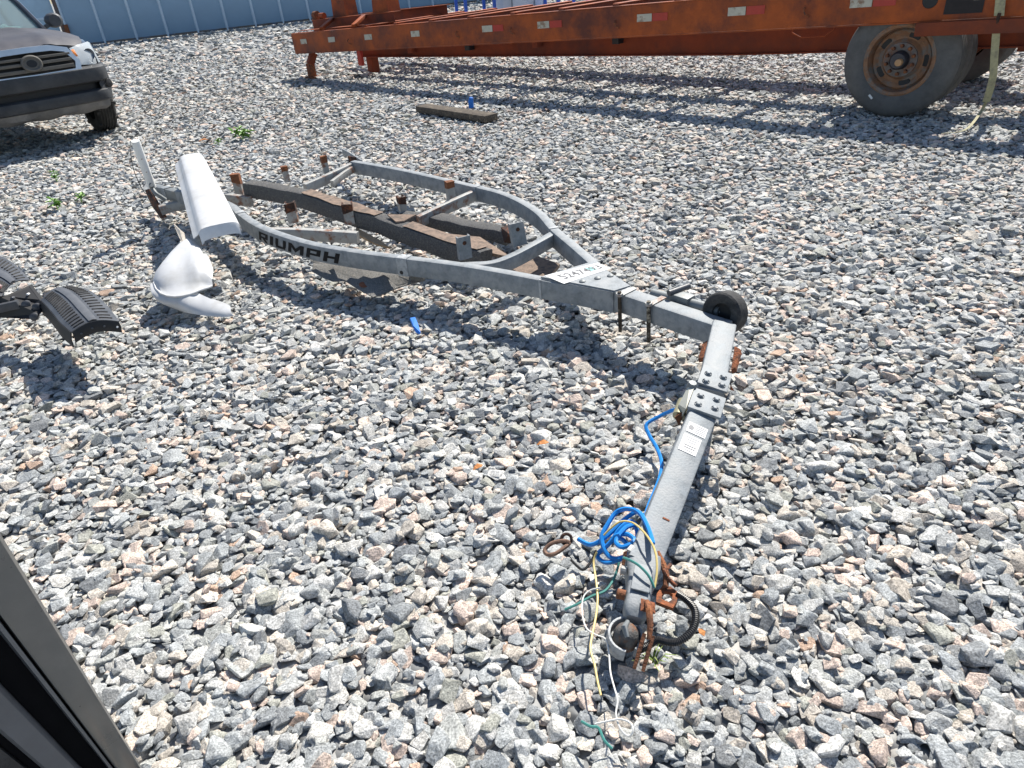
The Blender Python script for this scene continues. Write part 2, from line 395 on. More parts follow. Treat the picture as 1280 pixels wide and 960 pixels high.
# near field: stones dropped one after another onto those already lying there
P1 = np.concatenate([jitter(-4.5, 4.9, .35, 5.4, .046, 175, 180), jitter(-4.5, 4.9, .35, 5.4, .0325, 175, 180)])
k = len(P1); order = rng.permutation(k); P1 = P1[order]
sc1 = np.clip(.5 * np.exp(rng.normal(np.log(.0430), .38, k)), .009, .049)
sc1 = sc1[np.argsort(-(sc1 + rng.normal(0, .014, k)))] if False else sc1
R1 = rots(k, R(15)); dist = np.hypot(P1[:, 0], P1[:, 1]); near = dist < 2.35
wh = np.where(near, rng.integers(0, len(ROCKS[0]), k), rng.integers(0, len(ROCKS[1]), k))
RES = .009; hx, hy = -4.8, .1; HM = np.full((int(5.8 / RES), int(10.0 / RES)), GZ)
off = np.array([(0, 0), (1, 0), (-1, 0), (0, 1), (0, -1), (.7, .7), (-.7, .7), (.7, -.7), (-.7, -.7)]) * .55
for i in range(k):
    a = sc1[i]; x, y = P1[i, 0], P1[i, 1]; c0, r0 = (x - hx) / RES, (y - hy) / RES
    o_ = (off * a / RES); hh = HM[np.clip((r0 + o_[:, 1]).astype(int), 0, HM.shape[0]-1), np.clip((c0 + o_[:, 0]).astype(int), 0, HM.shape[1]-1)]
    z = .5 * hh.mean() + .5 * hh.min() + a * .27
    z = min(z, GZ + .085); P1[i, 2] = z
    rr = int(a * .72 / RES) + 1; ci, ri = int(c0), int(r0)
    ra, rb, ca, cb = max(ri - rr, 0), min(ri + rr + 1, HM.shape[0]), max(ci - rr, 0), min(ci + rr + 1, HM.shape[1])
    yy, xx = np.ogrid[ra:rb, ca:cb]; d2 = ((yy - r0) ** 2 + (xx - c0) ** 2) * (RES / (a * .8)) ** 2
    s_ = HM[ra:rb, ca:cb]; np.maximum(s_, np.where(d2 < 1, z + a * .36 * (1 - d2), GZ), out=s_)
t1, s1 = rng.random(k), rng.random(k)
# the 300 that show largest, lying on top, become pieces of their own
u, v, ppm = project(P1); big = sc1 * ppm * (1 + 6 * np.clip(P1[:, 2] - GZ, 0, .07) / .07 * .12)
ok = near & (u > 10) & (u < 1270) & (v > 10) & (v < 950) & (P1[:, 2] > GZ + .017)
pick = np.nonzero(ok)[0]; pick = pick[np.argsort(-big[pick])][:300]
rest = np.ones(k, bool); rest[pick] = False
smat_o = stone_mat('loose_stone', True); smat_g = stone_mat('crushed_granite', False)
SME = []
for v_, f_ in ROCKS[0]:
    me = bpy.data.meshes.new('stone'); me.from_pydata(v_.tolist(), [], f_.tolist()); me.materials.append(smat_o); SME.append(me)
for i in pick:
    o = bpy.data.objects.new('stone', SME[wh[i]]); C.objects.link(o); o.parent = ground
    M4 = Matrix([list(r_) for r_ in (R1[i] * sc1[i])]).to_4x4(); M4.translation = Vector(P1[i]) - Vector((0, 0, GZ)); o.matrix_local = M4
q = near & rest; emit(ROCKS[0], wh[q], P1[q], R1[q], sc1[q], t1[q], s1[q])
q = ~near; emit(ROCKS[1], wh[q], P1[q], R1[q], sc1[q], t1[q], s1[q])
# farther out
def scatter(x0, x1, y0, y1, s, med, lod, zlo, zhi, mx=160):
    P = jitter(x0, x1, y0, y1, s, mx, 50); k_ = len(P)
    P[:, 2] = GZ + rng.uniform(zlo, zhi, k_); sc = np.clip(.5 * np.exp(rng.normal(np.log(med), .3, k_)), med * .28, med * .95)
    emit(ROCKS[lod], rng.integers(0, len(ROCKS[lod]), k_), P, rots(k_, R(15)), sc, rng.random(k_), rng.random(k_))
scatter(-9, 9, 5.4, 8.6, .043, .054, 1, .012, .036)
scatter(-13, 13, 8.6, 13.5, .057, .068, 2, .012, .034, 80)
scatter(-18, 18, 13.5, 21, .092, .10, 2, .008, .030, 50)
scatter(-30, 24, 21, 43, .24, .17, 2, .0, .03, 40)
SV, SF, ST, SS = np.concatenate(SV), np.concatenate(SF), np.concatenate(ST), np.concatenate(SS)
me = bpy.data.meshes.new('gravel'); me.vertices.add(len(SV)); me.vertices.foreach_set('co', (SV - np.array([0, 0, GZ])).astype(np.float32).ravel())
me.loops.add(SF.size); me.loops.foreach_set('vertex_index', SF.astype(np.int32).ravel())
me.polygons.add(len(SF)); me.polygons.foreach_set('loop_start', np.arange(0, SF.size, 3, dtype=np.int32))
for nm, ar in (('tint', ST), ('shade', SS)):
    a = me.attributes.new(nm, 'FLOAT', 'POINT'); a.data.foreach_set('value', ar.astype(np.float32))
me.update(calc_edges=True); me.polygons.foreach_set('use_smooth', np.zeros(len(SF), bool)); me.materials.append(smat_g)
gravel = bpy.data.objects.new('gravel', me); C.objects.link(gravel); gravel.parent = ground; gravel['kind'] = 'stuff'
print('gravel tris', len(SF), 'near stones', k, 'picked', len(pick))
def hgt(x, y, r=.02):
    """top of the gravel near x, y"""
    ci, ri, n_ = int((x - hx) / RES), int((y - hy) / RES), max(1, int(r / RES))
    if 0 < ri < HM.shape[0] and 0 < ci < HM.shape[1]:
        s_ = HM[max(0, ri-n_):ri+n_+1, max(0, ci-n_):ci+n_+1]; return float(s_.max()) if s_.size else 0.
    return 0.

# ------------------------------------------------------------------ blue sheet metal wall behind the yard
wa, wb = at(115, 56, 0), at(375, 27, 0); wd = (wb - wa).normalized(); wn = V3((-wd.y, wd.x, 0))   # wn points away from the camera
sp_w = 1.13; r0 = at(131, 52.5, 0)
t = thing('metal_wall', 'long blue grey ribbed sheet metal wall at the back of the yard', 'wall', wa + wd * 8 - wn * 0)
WH = 3.4
def wall_pt(s_, d=0, z=0): q = wa + wd * s_ + wn * d; return V3((q.x, q.y, z))
s0 = (r0 - wa).dot(wd)
pb = None
for i in range(-1, 19):
    a = s0 + i * sp_w
    if pb is None:
        b_ = MB().box(wall_pt(a + sp_w / 2, .05, WH / 2), (sp_w - .012, .06, WH), (wd, wn, Z), .01); pb = b_.build('panel', blue_wall, t); ref = a
        b_ = MB().prism([wall_pt(a - .055, .022), wall_pt(a - .022, -.06), wall_pt(a + .022, -.06), wall_pt(a + .055, .022)], (0, 0, WH)); rb = b_.build('rib', blue_rib, t, smooth=False)
    else:
        for src in (pb, rb):
            o = src.copy(); C.objects.link(o); o.parent = t; o.location = wd * (a - ref)
MB().box(wall_pt(s0 + 8 * sp_w, .02, .04), (20 * sp_w, .10, .07), (wd, wn, Z), .01).build('base_angle', mat('wall_base', (.16, .13, .11), .8, 0, .4, 4, (.10, .14, .2), .4), t)
MB().box(wall_pt(s0 + 8 * sp_w, .02, WH + .05), (20 * sp_w, .14, .1), (wd, wn, Z), .01).build('top_rail', blue_rib, t)
# paler sliding gate leaf at the left end of the wall
t = thing('sliding_gate', 'pale blue metal gate leaf hung on a dark rusty post beside the ribbed wall', 'gate', wall_pt(s0 - sp_w - 2.5))
a = s0 - sp_w + .05
MB().box(wall_pt(a - 2.2, .12, 1.75), (3.9, .05, 3.3), (wd, wn, Z), .01).build('sheet', mat('pale_blue_sheet', (.36, .52, .66), .5, 0, .12, 1.5), t)
MB().box(wall_pt(a - .12, .02, 1.75), (.16, .16, 3.5), (wd, wn, Z), .015).build('post', mat('rusty_post', (.10, .09, .09), .8, 0, .3, 5, (.20, .10, .06), .4), t)
for zz in (.25, 1.0, 1.75, 2.6):
    MB().box(wall_pt(a - 2.2, .07, zz), (3.9, .05, .07), (wd, wn, Z), .008).build('bar', blue_rib, t)
for zz in (.6, 2.3):
    MB().box(wall_pt(a - .02, -.08, zz), (.14, .05, .3), (wd, wn, Z), .01).build('hinge', rust, t)

# ------------------------------------------------------------------ orange flatbed trailer
L0 = at(391, 96.5, 0); W0 = at(1108, 146, 0); ud = (W0 - L0).normalized(); un = V3((-ud.y, ud.x, 0))
if un.dot(W0) < 0: un = -un                                   # away from the camera
LW = (W0 - L0).length
t = thing('flatbed_trailer', 'rusty orange steel flatbed trailer frame standing on a short leg and dual wheels', 'trailer', L0 + ud * 5)
def zb(s_): return .40 + (.815 - .40) * s_ / LW               # underside of the outer rail, nose down
def fp(s_, d, z): q = L0 + ud * s_ + un * d; return V3((q.x, q.y, zb(s_) + z))
SLOPE = (fp(1, 0, 0) - fp(0, 0, 0)).normalized(); UPT = un.cross(SLOPE).normalized()
if UPT.z < 0: UPT = -UPT
def bar(mb, s_a, s_b, d, z, w_, h_, bev=.006): return mb.beam(fp(s_a, d, z), fp(s_b, d, z), w_, h_, bev, top=False)
SA, SB = -.42, LW + 6
RH = .345
def channel(d, z0, h_, name, M, sa=SA, sb=SB, face=-1):
    mb = MB(); bar(mb, sa, sb, d, z0 + h_ / 2, .014, h_ - .03)
    o = mb.build(name, M, t)
    for zz in (z0 + .007, z0 + h_ - .007):
        f_ = MB(); bar(f_, sa, sb, d - face * .045, zz, .10, .014, .003); f_.build('flange', M, o)
    return o
channel(0, 0, RH, 'side_rail', orange)
channel(2.35, 0, RH, 'side_rail', orange, face=1)
def main_beam(d, face):
    z0, z1 = -.15, -.29                                       # web deepens towards the wheels
    mb = MB(); mb.prism([fp(.62, d, z0), fp(LW * .8, d, z1), fp(SB, d, z1), fp(SB, d, -.02), fp(.62, d, .0)], un * .014); o = mb.build('main_beam', orange_d, t, smooth=False)
    f_ = MB(); f_.beam(fp(.62, d, z0 - .008), fp(LW * .8, d, z1 - .008), .15, .014, .003, top=False); f_.beam(fp(LW * .8, d, z1 - .008), fp(SB, d, z1 - .008), .149, .0138, .003, top=False); f_.build('flange', orange_d, o)
main_beam(.72, -1); main_beam(1.63, 1)
# cross members seen end on along the deck
first = None; i = 0; s_ = 1.75
while s_ < SB - .1:
    if first is None:
        mb = MB(); mb.beam(fp(s_, .03, RH - .03), fp(s_, 2.32, RH - .03), .08, .10, .004, top=False)
        first = mb.build('cross_member', orange_d, t); f0 = s_
        mb = MB(); mb.beam(fp(s_, .05, RH + .021), fp(s_, 2.30, RH + .021), .11, .012, .002, top=False); fc = mb.build('deck_slat', orange, t)
    else:
        for src in (first, fc):
            o = src.copy(); C.objects.link(o); o.parent = t; o.location = SLOPE * (s_ - f0)
    s_ += .84; i += 1
# raised bolster with two upright plates at the nose
mb = MB(); bar(mb, -.50, 1.95, .55, RH + .06, .012, .20); bo = mb.build('bolster', orange_d, t)
mb = MB(); bar(mb, -.50, 1.95, .62, RH + .165, .16, .014, .003); mb.build('top_flange', orange, bo)
mb = MB(); bar(mb, -.50, 1.95, .36, RH + .022, .34, .010, .003); mb.build('bottom_flange', orange, bo)
mb = MB(); bar(mb, -.50, 1.95, 1.75, RH + .06, .012, .20); bo2 = mb.build('bolster', orange_d, t)
mb = MB(); bar(mb, -.50, 1.95, 1.75, RH + .165, .16, .014, .003); mb.build('top_flange', orange, bo2)
for s_ in (.18, 1.15):
    a, b = fp(s_, .53, RH + .15), fp(s_ + .24, .10, RH + .03)
    MB().beam(a, b, .07, .05, .005, top=False).build('brace', orange, t)
for s_, w0, w1 in ((.02, .40, .26), (1.22, .42, .24)):
    mb = MB(); P = [fp(s_, .68, RH + .17), fp(s_ + w0, .68, RH + .17), fp(s_ + w0 / 2 + w1 / 2, .68, RH + 1.05), fp(s_ + w0 / 2 - w1 / 2, .68, RH + 1.05)]
    mb.prism(P, un * .02); u_ = mb.build('upright_plate', orange, t, smooth=False)
    for q in (0, 1):
        m2 = MB(); m2.prism([P[q] + SLOPE * (.0 if q else -.012), P[3 - q] + SLOPE * (.0 if q else -.012), P[3 - q] + un * .26 + SLOPE * (.0 if q else -.012), P[q] + un * .26 + SLOPE * (.0 if q else -.012)], SLOPE * .012); m2.build('gusset', orange if q else rust_o, u_, smooth=False)
mb = MB(); mb.lathe(fp(-.42, .60, RH + .24), SLOPE, [(-.05, .0), (-.05, .07), (.05, .07), (.05, .0)], 14); mb.build('roller', rust, t)
mb = MB(); mb.lathe(fp(-.27, .60, RH + .22), SLOPE, [(-.03, .0), (-.03, .05), (.12, .05), (.12, .0)], 14); mb.build('roller', orange, t)
# front leg
mb = MB(); mb.beam(fp(.03, .10, 0), V3((L0.x, L0.y, .22)), .13, .12, .008, top=False); lg = mb.build('leg', orange_d, t)
mb = MB(); q = V3((L0.x, L0.y, 0)); mb.box(q + Z * .11, (.12, .12, .26), (ud, un, Z), .01); mb.build('inner_leg', rust_o, lg)
mb = MB(); mb.box(q + Z * .0, (.2, .2, .03), (ud, un, Z), .006); mb.build('foot', rust, lg)
mb = MB(); mb.beam(fp(.75, .85, -.1), fp(.75, .85, -.62), .16, .16, .008, up=ud, top=False); mb.build('leg', orange_d, t)
mb = MB(); mb.beam(fp(.95, .45, -.02), fp(.95, .45, -.28), .05, .12, .004, up=ud, top=False); mb.build('red_reflector_post', tape_r, t)
# reflective tape, holes, gusset brackets, patch on the outer rail
def on_rail(name, s_, z0, w_, h_, M, par=t, d=-.012):
    mb = MB(); mb.prism([fp(s_, d, z0), fp(s_ + w_, d, z0), fp(s_ + w_, d, z0 + h_), fp(s_, d, z0 + h_)], -un * .002); return mb.build(name, M, par, smooth=False)
def s_at(x, y):
    """place along the rail face seen at a survey pixel"""
    d = _fw * FPX + _cx * (x - 640) + _cu * (480 - y); k_ = (V3((L0.x, L0.y, 0)) - CP).dot(un) / d.dot(un); return (CP + d * k_ - V3((L0.x, L0.y, 0))).dot(ud)
for x, y in ((380, 51), (415, 49), (461, 47), (520, 44), (610, 39), (680, 36), (806, 29), (921, 21), (1075, 15), (1232, 9)):
    s_ = s_at(x, y); on_rail('white_tape', s_ - .10, .16, .20, .08, tape_w)
    if x > 600: on_rail('red_tape', s_ + .11, .16, .20, .08, tape_r)
for x, y in ((437, 51), (572, 43), (640, 42), (770, 36), (1005, 20)):
    s_ = s_at(x, y); mb = MB(); mb.tube([fp(s_, -.014, .19), fp(s_ + .01, -.05, .17), fp(s_ + .03, -.05, .13), fp(s_ + .05, -.014, .11)], .008, 6); mb.build('rope_hook', rust_o, t)
s_ = s_at(1160, 16); mb = MB(); mb.lathe(fp(s_, -.010, .18), -un, [(0, 0), (.004, 0), (.004, .06), (.0, .065)], 18); mb.build('hole', black, t)
on_rail('dark_patch', s_at(1180, 15), .06, .30, .21, mat('black_sooty_paint', (.025, .02, .02), .8, 0, .4, 20), d=-.010)
for x, y in ((585, 62), (708, 59)):
    s_ = s_at(x, y); mb = MB(); mb.prism([fp(s_, .70, .03), fp(s_ + .30, .70, .03), fp(s_ + .30, .70, -.07)], -un * .1); mb.build('gusset', orange, t, smooth=False)
for i, s_ in enumerate((2.2, 3.6, 5.0, 6.4)):
    mb = MB(); mb.box(fp(s_, .62, -.02), (.10, .12, .20), (SLOPE, un, UPT), .004); mb.build('stiffener', black if i % 2 else orange_d, t)
s_ = s_at(985, 50); mb = MB(); mb.tube([fp(s_ - .2, .55, .0), fp(s_ - .2, .54, -.08), fp(s_ - .1, .54, -.13), fp(s_ + .15, .54, -.13), fp(s_ + .24, .54, -.07), fp(s_ + .26, .55, .02)], .007, 6); mb.build('loop_handle', orange, t)
s_ = s_at(1175, 40); mb = MB(); mb.box(fp(s_ + .3, -.03, -.05), (1.0, .05, .11), (SLOPE, un, UPT), .004); mb.build('hanger_plate', orange_d, t)
# wheels: an outer and an inner tyre on each end of the axle
def wheel(par, c, ax, r_, w_, dish):
    mb = MB(); h = w_ / 2; rr = r_ * .585
    prof = [(-h*.80, rr), (-h*.98, rr + .03), (-h*1.04, r_*.78), (-h*.95, r_*.91), (-h*.80, r_*.972), (-h*.62, r_)]
    for k_ in range(4):
        x = -h*.5 + k_ * h * .33; prof += [(x - .012, r_), (x - .009, r_ - .014), (x + .009, r_ - .014), (x + .012, r_)]
    prof += [(h*.62, r_), (h*.80, r_*.972), (h*.95, r_*.91), (h*1.04, r_*.78), (h*.98, rr + .03), (h*.80, rr)]
    mb.lathe(c, ax, prof, 56, closed=True); ty = mb.build('tyre', tyre_m, par)
    m2 = MB(); m2.lathe(c, ax, [(h*.80, rr + .004), (h*.92, rr + .018), (h*.96, rr + .004), (h*.86, rr - .018), (h*.2, rr - .03), (dish + .03, rr - .05), (dish, rr*.72), (dish + .012, rr*.60), (dish + .05, rr*.52), (dish + .05, .0)], 48)
    rm = m2.build('rim', mat('rusty_rim', (.27, .14, .075), .8, 0, .35, 14, (.20, .18, .16), .42, .3, 90), par)
    return ty, rm
ax = -un
wc = V3((W0.x, W0.y, 0)) + un * .17 + Z * .50
def full_wheel(c, ax_, detail):
    ty, rm = wheel(t, c, ax_, .515, .275, .02)
    if not detail: return
    u_ = Z - ax_ * Z.dot(ax_); u_.normalize(); v_ = ax_.cross(u_)
    for k_ in range(5):
        a = 2 * math.pi * k_ / 5 + .9; d_ = u_ * math.cos(a) + v_ * math.sin(a)
        mb = MB(); mb.lathe(c + d_ * .212 + ax_ * .022, ax_ * 1 + d_ * -.18, [(.0, 0), (.010, 0), (.010, .050), (0, .053)], 16); mb.build('hand_hole', black, rm)
    mb = MB(); mb.lathe(c, ax_, [(.06, .158), (.085, .150), (.088, .0)], 32); mb.build('hub_flange', mat('grey_hub', (.17, .15, .14), .6, .4, .3, 20, RUST, .4), rm)
    mb = MB(); mb.lathe(c, ax_, [(.085, .085), (.15, .078), (.165, .065), (.165, .0)], 28); mb.build('hub', mat('greasy_hub', (.05, .05, .06), .4, .5, .3, 20), rm)
    mb = MB(); mb.lathe(c + v_ * -.02 - u_ * .01, ax_, [(.16, .035), (.20, .03), (.205, .0)], 16); mb.build('hub_cap', mat('tan_cap', (.50, .28, .13), .5, 0, .2, 20), rm)
    for k_ in range(10):
        a = 2 * math.pi * k_ / 10; d_ = u_ * math.cos(a) + v_ * math.sin(a)
        mb = MB(); mb.lathe(c + d_ * .122, ax_, [(.085, .018), (.118, .016), (.12, 0)], 6); mb.build('lug_nut', rust, rm)
    mb = MB(); mb.box(c - u_ * .33 + v_ * .19 * (1 if (v_.dot(ud) < 0) else -1) + ax_ * .142, (.05, .02, .004), ((ud * .7 - Z * .7).normalized(), (ud * .7 + Z * .7).normalized(), ax_), .001); mb.build('sidewall_mark', label_w, ty)
full_wheel(wc, ax, True)
full_wheel(wc + un * .34, ax, False)
full_wheel(wc + un * 2.0, -ax, False); full_wheel(wc + un * 2.34, -ax, False)
mb = MB(); mb.tube([wc + un * .1, wc + un * 2.3], .065, 14); mb.build('axle', darkrust, t)
for d_ in (.62, 1.7):
    mb = MB(); mb.box(wc + un * d_ + Z * .12 + ud * .1, (1.2, .09, .07), (ud, un, Z), .01); mb.build('leaf_spring', darkrust, t)
    mb = MB(); mb.box(wc + un * d_ + Z * .25 + ud * .9, (.18, .12, .5), (ud, un, Z), .01); mb.build('spring_hanger', orange_d, t)
mb = MB(); mb.box(wc + un * .95 + ud * 1.35 + Z * .05, (.9, .5, .42), (ud, un, Z), .06); mb.build('tank', darkrust, t)

# ratchet strap hanging from the rail
sa = fp(s_at(1246, 4), -.05, .30)
g0 = at(1226, 152, .02); g0 = V3((g0.x, g0.y, .02))
sb = sa.lerp(V3((g0.x, g0.y, 0)), .0)
p0 = fp(s_at(1246, 4), -.035, RH + .06); p1 = fp(s_at(1244, 45), -.05, .08)
p1 = V3((p1.x, p1.y, zb(s_at(1244, 45)) + .03))
base = at(1229, 142, .05)
t2 = thing('ratchet_strap', 'faded yellow webbing strap hanging from the orange rail beside the wheel down to the gravel', 'strap', base)
def ribbon(path, w_, th, side):
    rows = []
    for q in path: rows.append([q - side * w_ / 2, q, q + side * w_ / 2])
    return MB().sheet(rows, th)
ribbon(smooth_path([p0 + un * .5 + Z * .02, p0 + un * .08 + Z * .01, p0 - un * .02, p0.lerp(p1, .5) - un * .02, p1]), .075, .004, ud).build('upper_webbing', strap_m, t2)
p2 = p1.lerp(base, .16)
MB().tube([p1 + Z * .02, p1 - Z * .01 - un * .01, p2], .014, 8).build('hook', darkrust, t2)
p3 = p2.lerp(base, .55) + ud * .03
ribbon(smooth_path([p2, p2.lerp(p3, .5), p3, base + Z * .10]), .06, .004, (ud + un * .3).normalized()).build('lower_webbing', strap_m, t2)
ribbon(smooth_path([base + Z * .10, base + Z * .02 - ud * .02, at(1212, 158, .03), at(1198, 165, .02), at(1178, 167, .01)]), .035, .004, (ud * .6 + un * .8).normalized()).build('loose_tail', strap_m, t2)

# ------------------------------------------------------------------ behind the flatbed: blue racks and a wrapped bundle
def rack(x0, x1, dist, label, bars):
    a = at(x0, 8, .9); a = a * (dist / a.y); a = V3((a.x, a.y, 0)); b = at(x1, 6, .9); b = b * (dist * 1.01 / b.y); b = V3((b.x, b.y, 0))
    t = thing('steel_rack', label, 'rack', (a + b) / 2); d_ = (b - a).normalized(); n_ = V3((-d_.y, d_.x, 0))
    for q in (a, b):
        for e_ in (0, .9): MB().box(q + n_ * e_ + Z * .85, (.07, .07, 1.7), (d_, n_, Z), .008).build('post', blue_steel, t)
        for zz in bars: MB().beam(q + n_ * .04 + Z * zz, q + n_ * .86 + Z * zz, .05, .05, .006, top=False).build('side_bar', blue_steel, t)
    for zz in bars:
        for e_ in (0, .9): MB().beam(a + n_ * e_ + Z * zz, b + n_ * e_ + Z * zz, .05, .05, .006, top=False).build('bar', blue_steel, t)
    return a, b, n_, d_
a1, b1, n1_, d1_ = rack(582, 618, 18.5, 'blue steel rack behind the flatbed, in front of the ribbed wall', (.25, 1.66))
rack(698, 735, 18.0, 'blue steel rack behind the flatbed, on the far side of the white wrapped bundle', (.25, .98, 1.66))
a = b1 + d1_ * .14; bt = thing('wrapped_bundle', 'white sheeting wrapped around a pallet load between the blue racks', 'bundle', a + d1_ * .65)
rows = []
for j in range(9):
    zz = .06 + j * .19; row = []
    for i in range(41):
        f_ = i / 40; ang = f_ * 2 * math.pi; ex = 4
        cx = math.copysign(abs(math.cos(ang)) ** (2/ex), math.cos(ang)); cy = math.copysign(abs(math.sin(ang)) ** (2/ex), math.sin(ang))
        k_ = 1 - .10 * (j / 8) ** 2 + .025 * math.sin(ang * 11 + j * .6) + .012 * math.sin(ang * 23)
        row.append(a + d1_ * (.62 + .58 * cx * k_) + n1_ * (.5 + .45 * cy * k_) + Z * (zz + .02 * math.sin(ang * 5)))
    rows.append(row)
mb = MB(); mb.sheet(rows, .01); mb.build('sheeting', tarp, bt)
mb = MB(); mb.hull([a + d1_ * (.62 + x) + n1_ * (.5 + y) + Z * z for x in (-.5, .5) for y in (-.38, .38) for z in (.05, 1.6)]); mb.build('load', tarp, bt)
for x in (.1, .62, 1.14): MB().box(a + d1_ * x + n1_ * .5 + Z * .0, (.1, .9, .1), (d1_, n1_, Z), .006).build('pallet_foot', wood_d, bt)
for x in (.30, .86):
    MB().box(a + d1_ * x + n1_ * .02 + Z * .85, (.03, .012, 1.5), (d1_, n1_, Z), .002).build('band', mat('grey_band', (.20, .24, .28), .5), bt)

# ------------------------------------------------------------------ the boat trailer
FZ = .25
bt = thing('boat_trailer', 'stripped galvanised boat trailer frame with its tongue bent sideways, lying on the gravel', 'trailer', at(560, 330, 0))
near_px = [(222, 238), (250, 243), (285, 254), (303, 268), (325, 282), (358, 294.5), (396, 305), (450, 314), (505, 321), (569, 329), (625, 338), (690, 350), (728, 356)]
near_path = smooth_path(px(near_px, FZ), 5)
far_px = [(441, 201), (498, 211), (557, 224), (597, 233), (628, 241), (655, 253), (676, 267), (692, 285), (718, 307), (742, 328), (760, 346)]
far_path = smooth_path(px(far_px, FZ), 5)
RW, RHT = .055, .100
mb = MB().sweep(near_path, RW, RHT); nrail = mb.build('side_rail', galv, bt)
mb = MB().sweep(far_path, RW, RHT); frail = mb.build('side_rail', galv, bt)
def sub_path(path, q, half):
    """short piece of path around the point of it nearest to q"""
    i = min(range(len(path)), key=lambda j: (path[j] - q).length); a, b = max(i-1, 0), min(i+1, len(path)-1); d_ = (path[b] - path[a]).normalized()
    return [path[i] - d_ * half + Z * .004, path[i] + d_ * half + Z * .004]
for q, pth, par, hl in ((at(506, 321, FZ), near_path, nrail, .034), (at(300, 265, FZ), near_path, nrail, .03), (at(597, 233, FZ), far_path, frail, .010), (at(692, 286, FZ), far_path, frail, .012), (at(672, 347, FZ), near_path, nrail, .006)):
    MB().sweep(sub_path(pth, q, hl), RW + .008, RHT + .008).build('weld_sleeve', zinc, par)
q = sub_path(near_path, at(506, 321, FZ), .01); d_ = (q[1] - q[0]).normalized(); sd = d_.cross(Z).normalized()
if sd.y > 0: sd = -sd
MB().lathe(q[0] + sd * (RW / 2 + .004) - Z * .085, sd, [(0, .0), (.003, 0), (.003, .010), (0, .012)], 12).build('bolt_hole', black, nrail)

# lettering on the outside of the near rail
def text_mesh(txt, shear=0., offset=0.):
    cu = bpy.data.curves.new('lettering', 'FONT'); cu.body = txt; cu.shear = shear; cu.offset = offset; cu.size = 1; cu.resolution_u = 3; cu.space_character = 1.02
    o = bpy.data.objects.new('lettering', cu); C.objects.link(o); bpy.context.view_layer.update()
    me = bpy.data.meshes.new_from_object(o.evaluated_get(bpy.context.evaluated_depsgraph_get())); bpy.data.objects.remove(o); bpy.data.curves.remove(cu)
    bm = bmesh.new(); bm.from_mesh(me); bmesh.ops.triangulate(bm, faces=bm.faces); bmesh.ops.subdivide_edges(bm, edges=[e for e in bm.edges if e.calc_length() > .35], cuts=2)
    bm.verts.index_update(); v = [q.co.copy() for q in bm.verts]; f = [[q.index for q in t_.verts] for t_ in bm.faces]; bm.free(); bpy.data.meshes.remove(me)
    x0 = min(q.x for q in v); x1 = max(q.x for q in v); y0 = min(q.y for q in v); y1 = max(q.y for q in v)
    return [((q.x - x0) / (x1 - x0), (q.y - y0) / (y1 - y0)) for q in v], f
arc = [0.]
for i in range(1, len(near_path)): arc.append(arc[-1] + (near_path[i] - near_path[i-1]).length)
def rail_at(s_, drop, out):
    i = max(1, min(len(arc) - 1, next((j for j in range(1, len(arc)) if arc[j] >= s_), len(arc) - 1)))
    f_ = (s_ - arc[i-1]) / max(1e-6, arc[i] - arc[i-1]); p = near_path[i-1].lerp(near_path[i], f_); d_ = (near_path[i] - near_path[i-1]).normalized()
    o_ = d_.cross(Z).normalized()
    if o_.y > 0: o_ = -o_
    return p + o_ * (RW / 2 + out) - Z * drop
def arc_of(q): i = min(range(len(near_path)), key=lambda j: (near_path[j] - q).length); return arc[i]
s_a, s_b = arc_of(at(327, 282, FZ)), arc_of(at(427, 310, FZ))
GL = {'R': (1, [(0, 0, .28, 1), (.28, .78, 1, 1), (.72, .56, 1, .78), (.28, .36, 1, .56)], [((.40, .36), (.72, .36), (1.02, 0), (.68, 0))]), 'I': (.34, [(0, 0, 1, 1)], []),
      'U': (1, [(0, .24, .28, 1), (.72, .24, 1, 1), (.04, 0, .96, .24)], []), 'M': (1.3, [(0, 0, .22, 1), (.78, 0, 1, 1)], [((.22, 1), (.22, .58), (.5, .10), (.5, .55)), ((.5, .55), (.5, .10), (.78, .58), (.78, 1))]),
      'P': (1, [(0, 0, .28, 1), (.28, .78, 1, 1), (.72, .54, 1, .78), (.28, .32, 1, .54)], []), 'H': (1, [(0, 0, .28, 1), (.72, 0, 1, 1), (.28, .38, .72, .62)], [])}
tot = sum(GL[c][0] + .22 for c in 'RIUMPH'); x0 = 0; mb = MB()
for c in 'RIUMPH':
    w_, bx, qd = GL[c]; quads = [((a, b), (a2, b), (a2, b2), (a, b2)) for a, b, a2, b2 in bx] + qd
    for q in quads:
        n_ = 4; P = []
        for i in range(n_ + 1):
            f_ = i / n_; lo = (q[0][0] + (q[1][0] - q[0][0]) * f_, q[0][1] + (q[1][1] - q[0][1]) * f_); hi = (q[3][0] + (q[2][0] - q[3][0]) * f_, q[3][1] + (q[2][1] - q[3][1]) * f_)
            for p_ in (lo, hi): P.append(rail_at(s_a + (s_b - s_a) * (x0 + p_[0] * w_ + p_[1] * .26) / tot, .086 - .064 * p_[1], .0016))
        mb.add(P, [(2*i, 2*i + 2, 2*i + 3, 2*i + 1) for i in range(n_)])
    x0 += w_ + .22
mb.build('lettering', mat('worn_black_print', (.012, .012, .013), .7, 0, .2, 30, (.09, .10, .105), .16, spec=.2, sharp=.05), nrail, smooth=False, fix=False, label='black slanted letters RIUMPH along the rail')

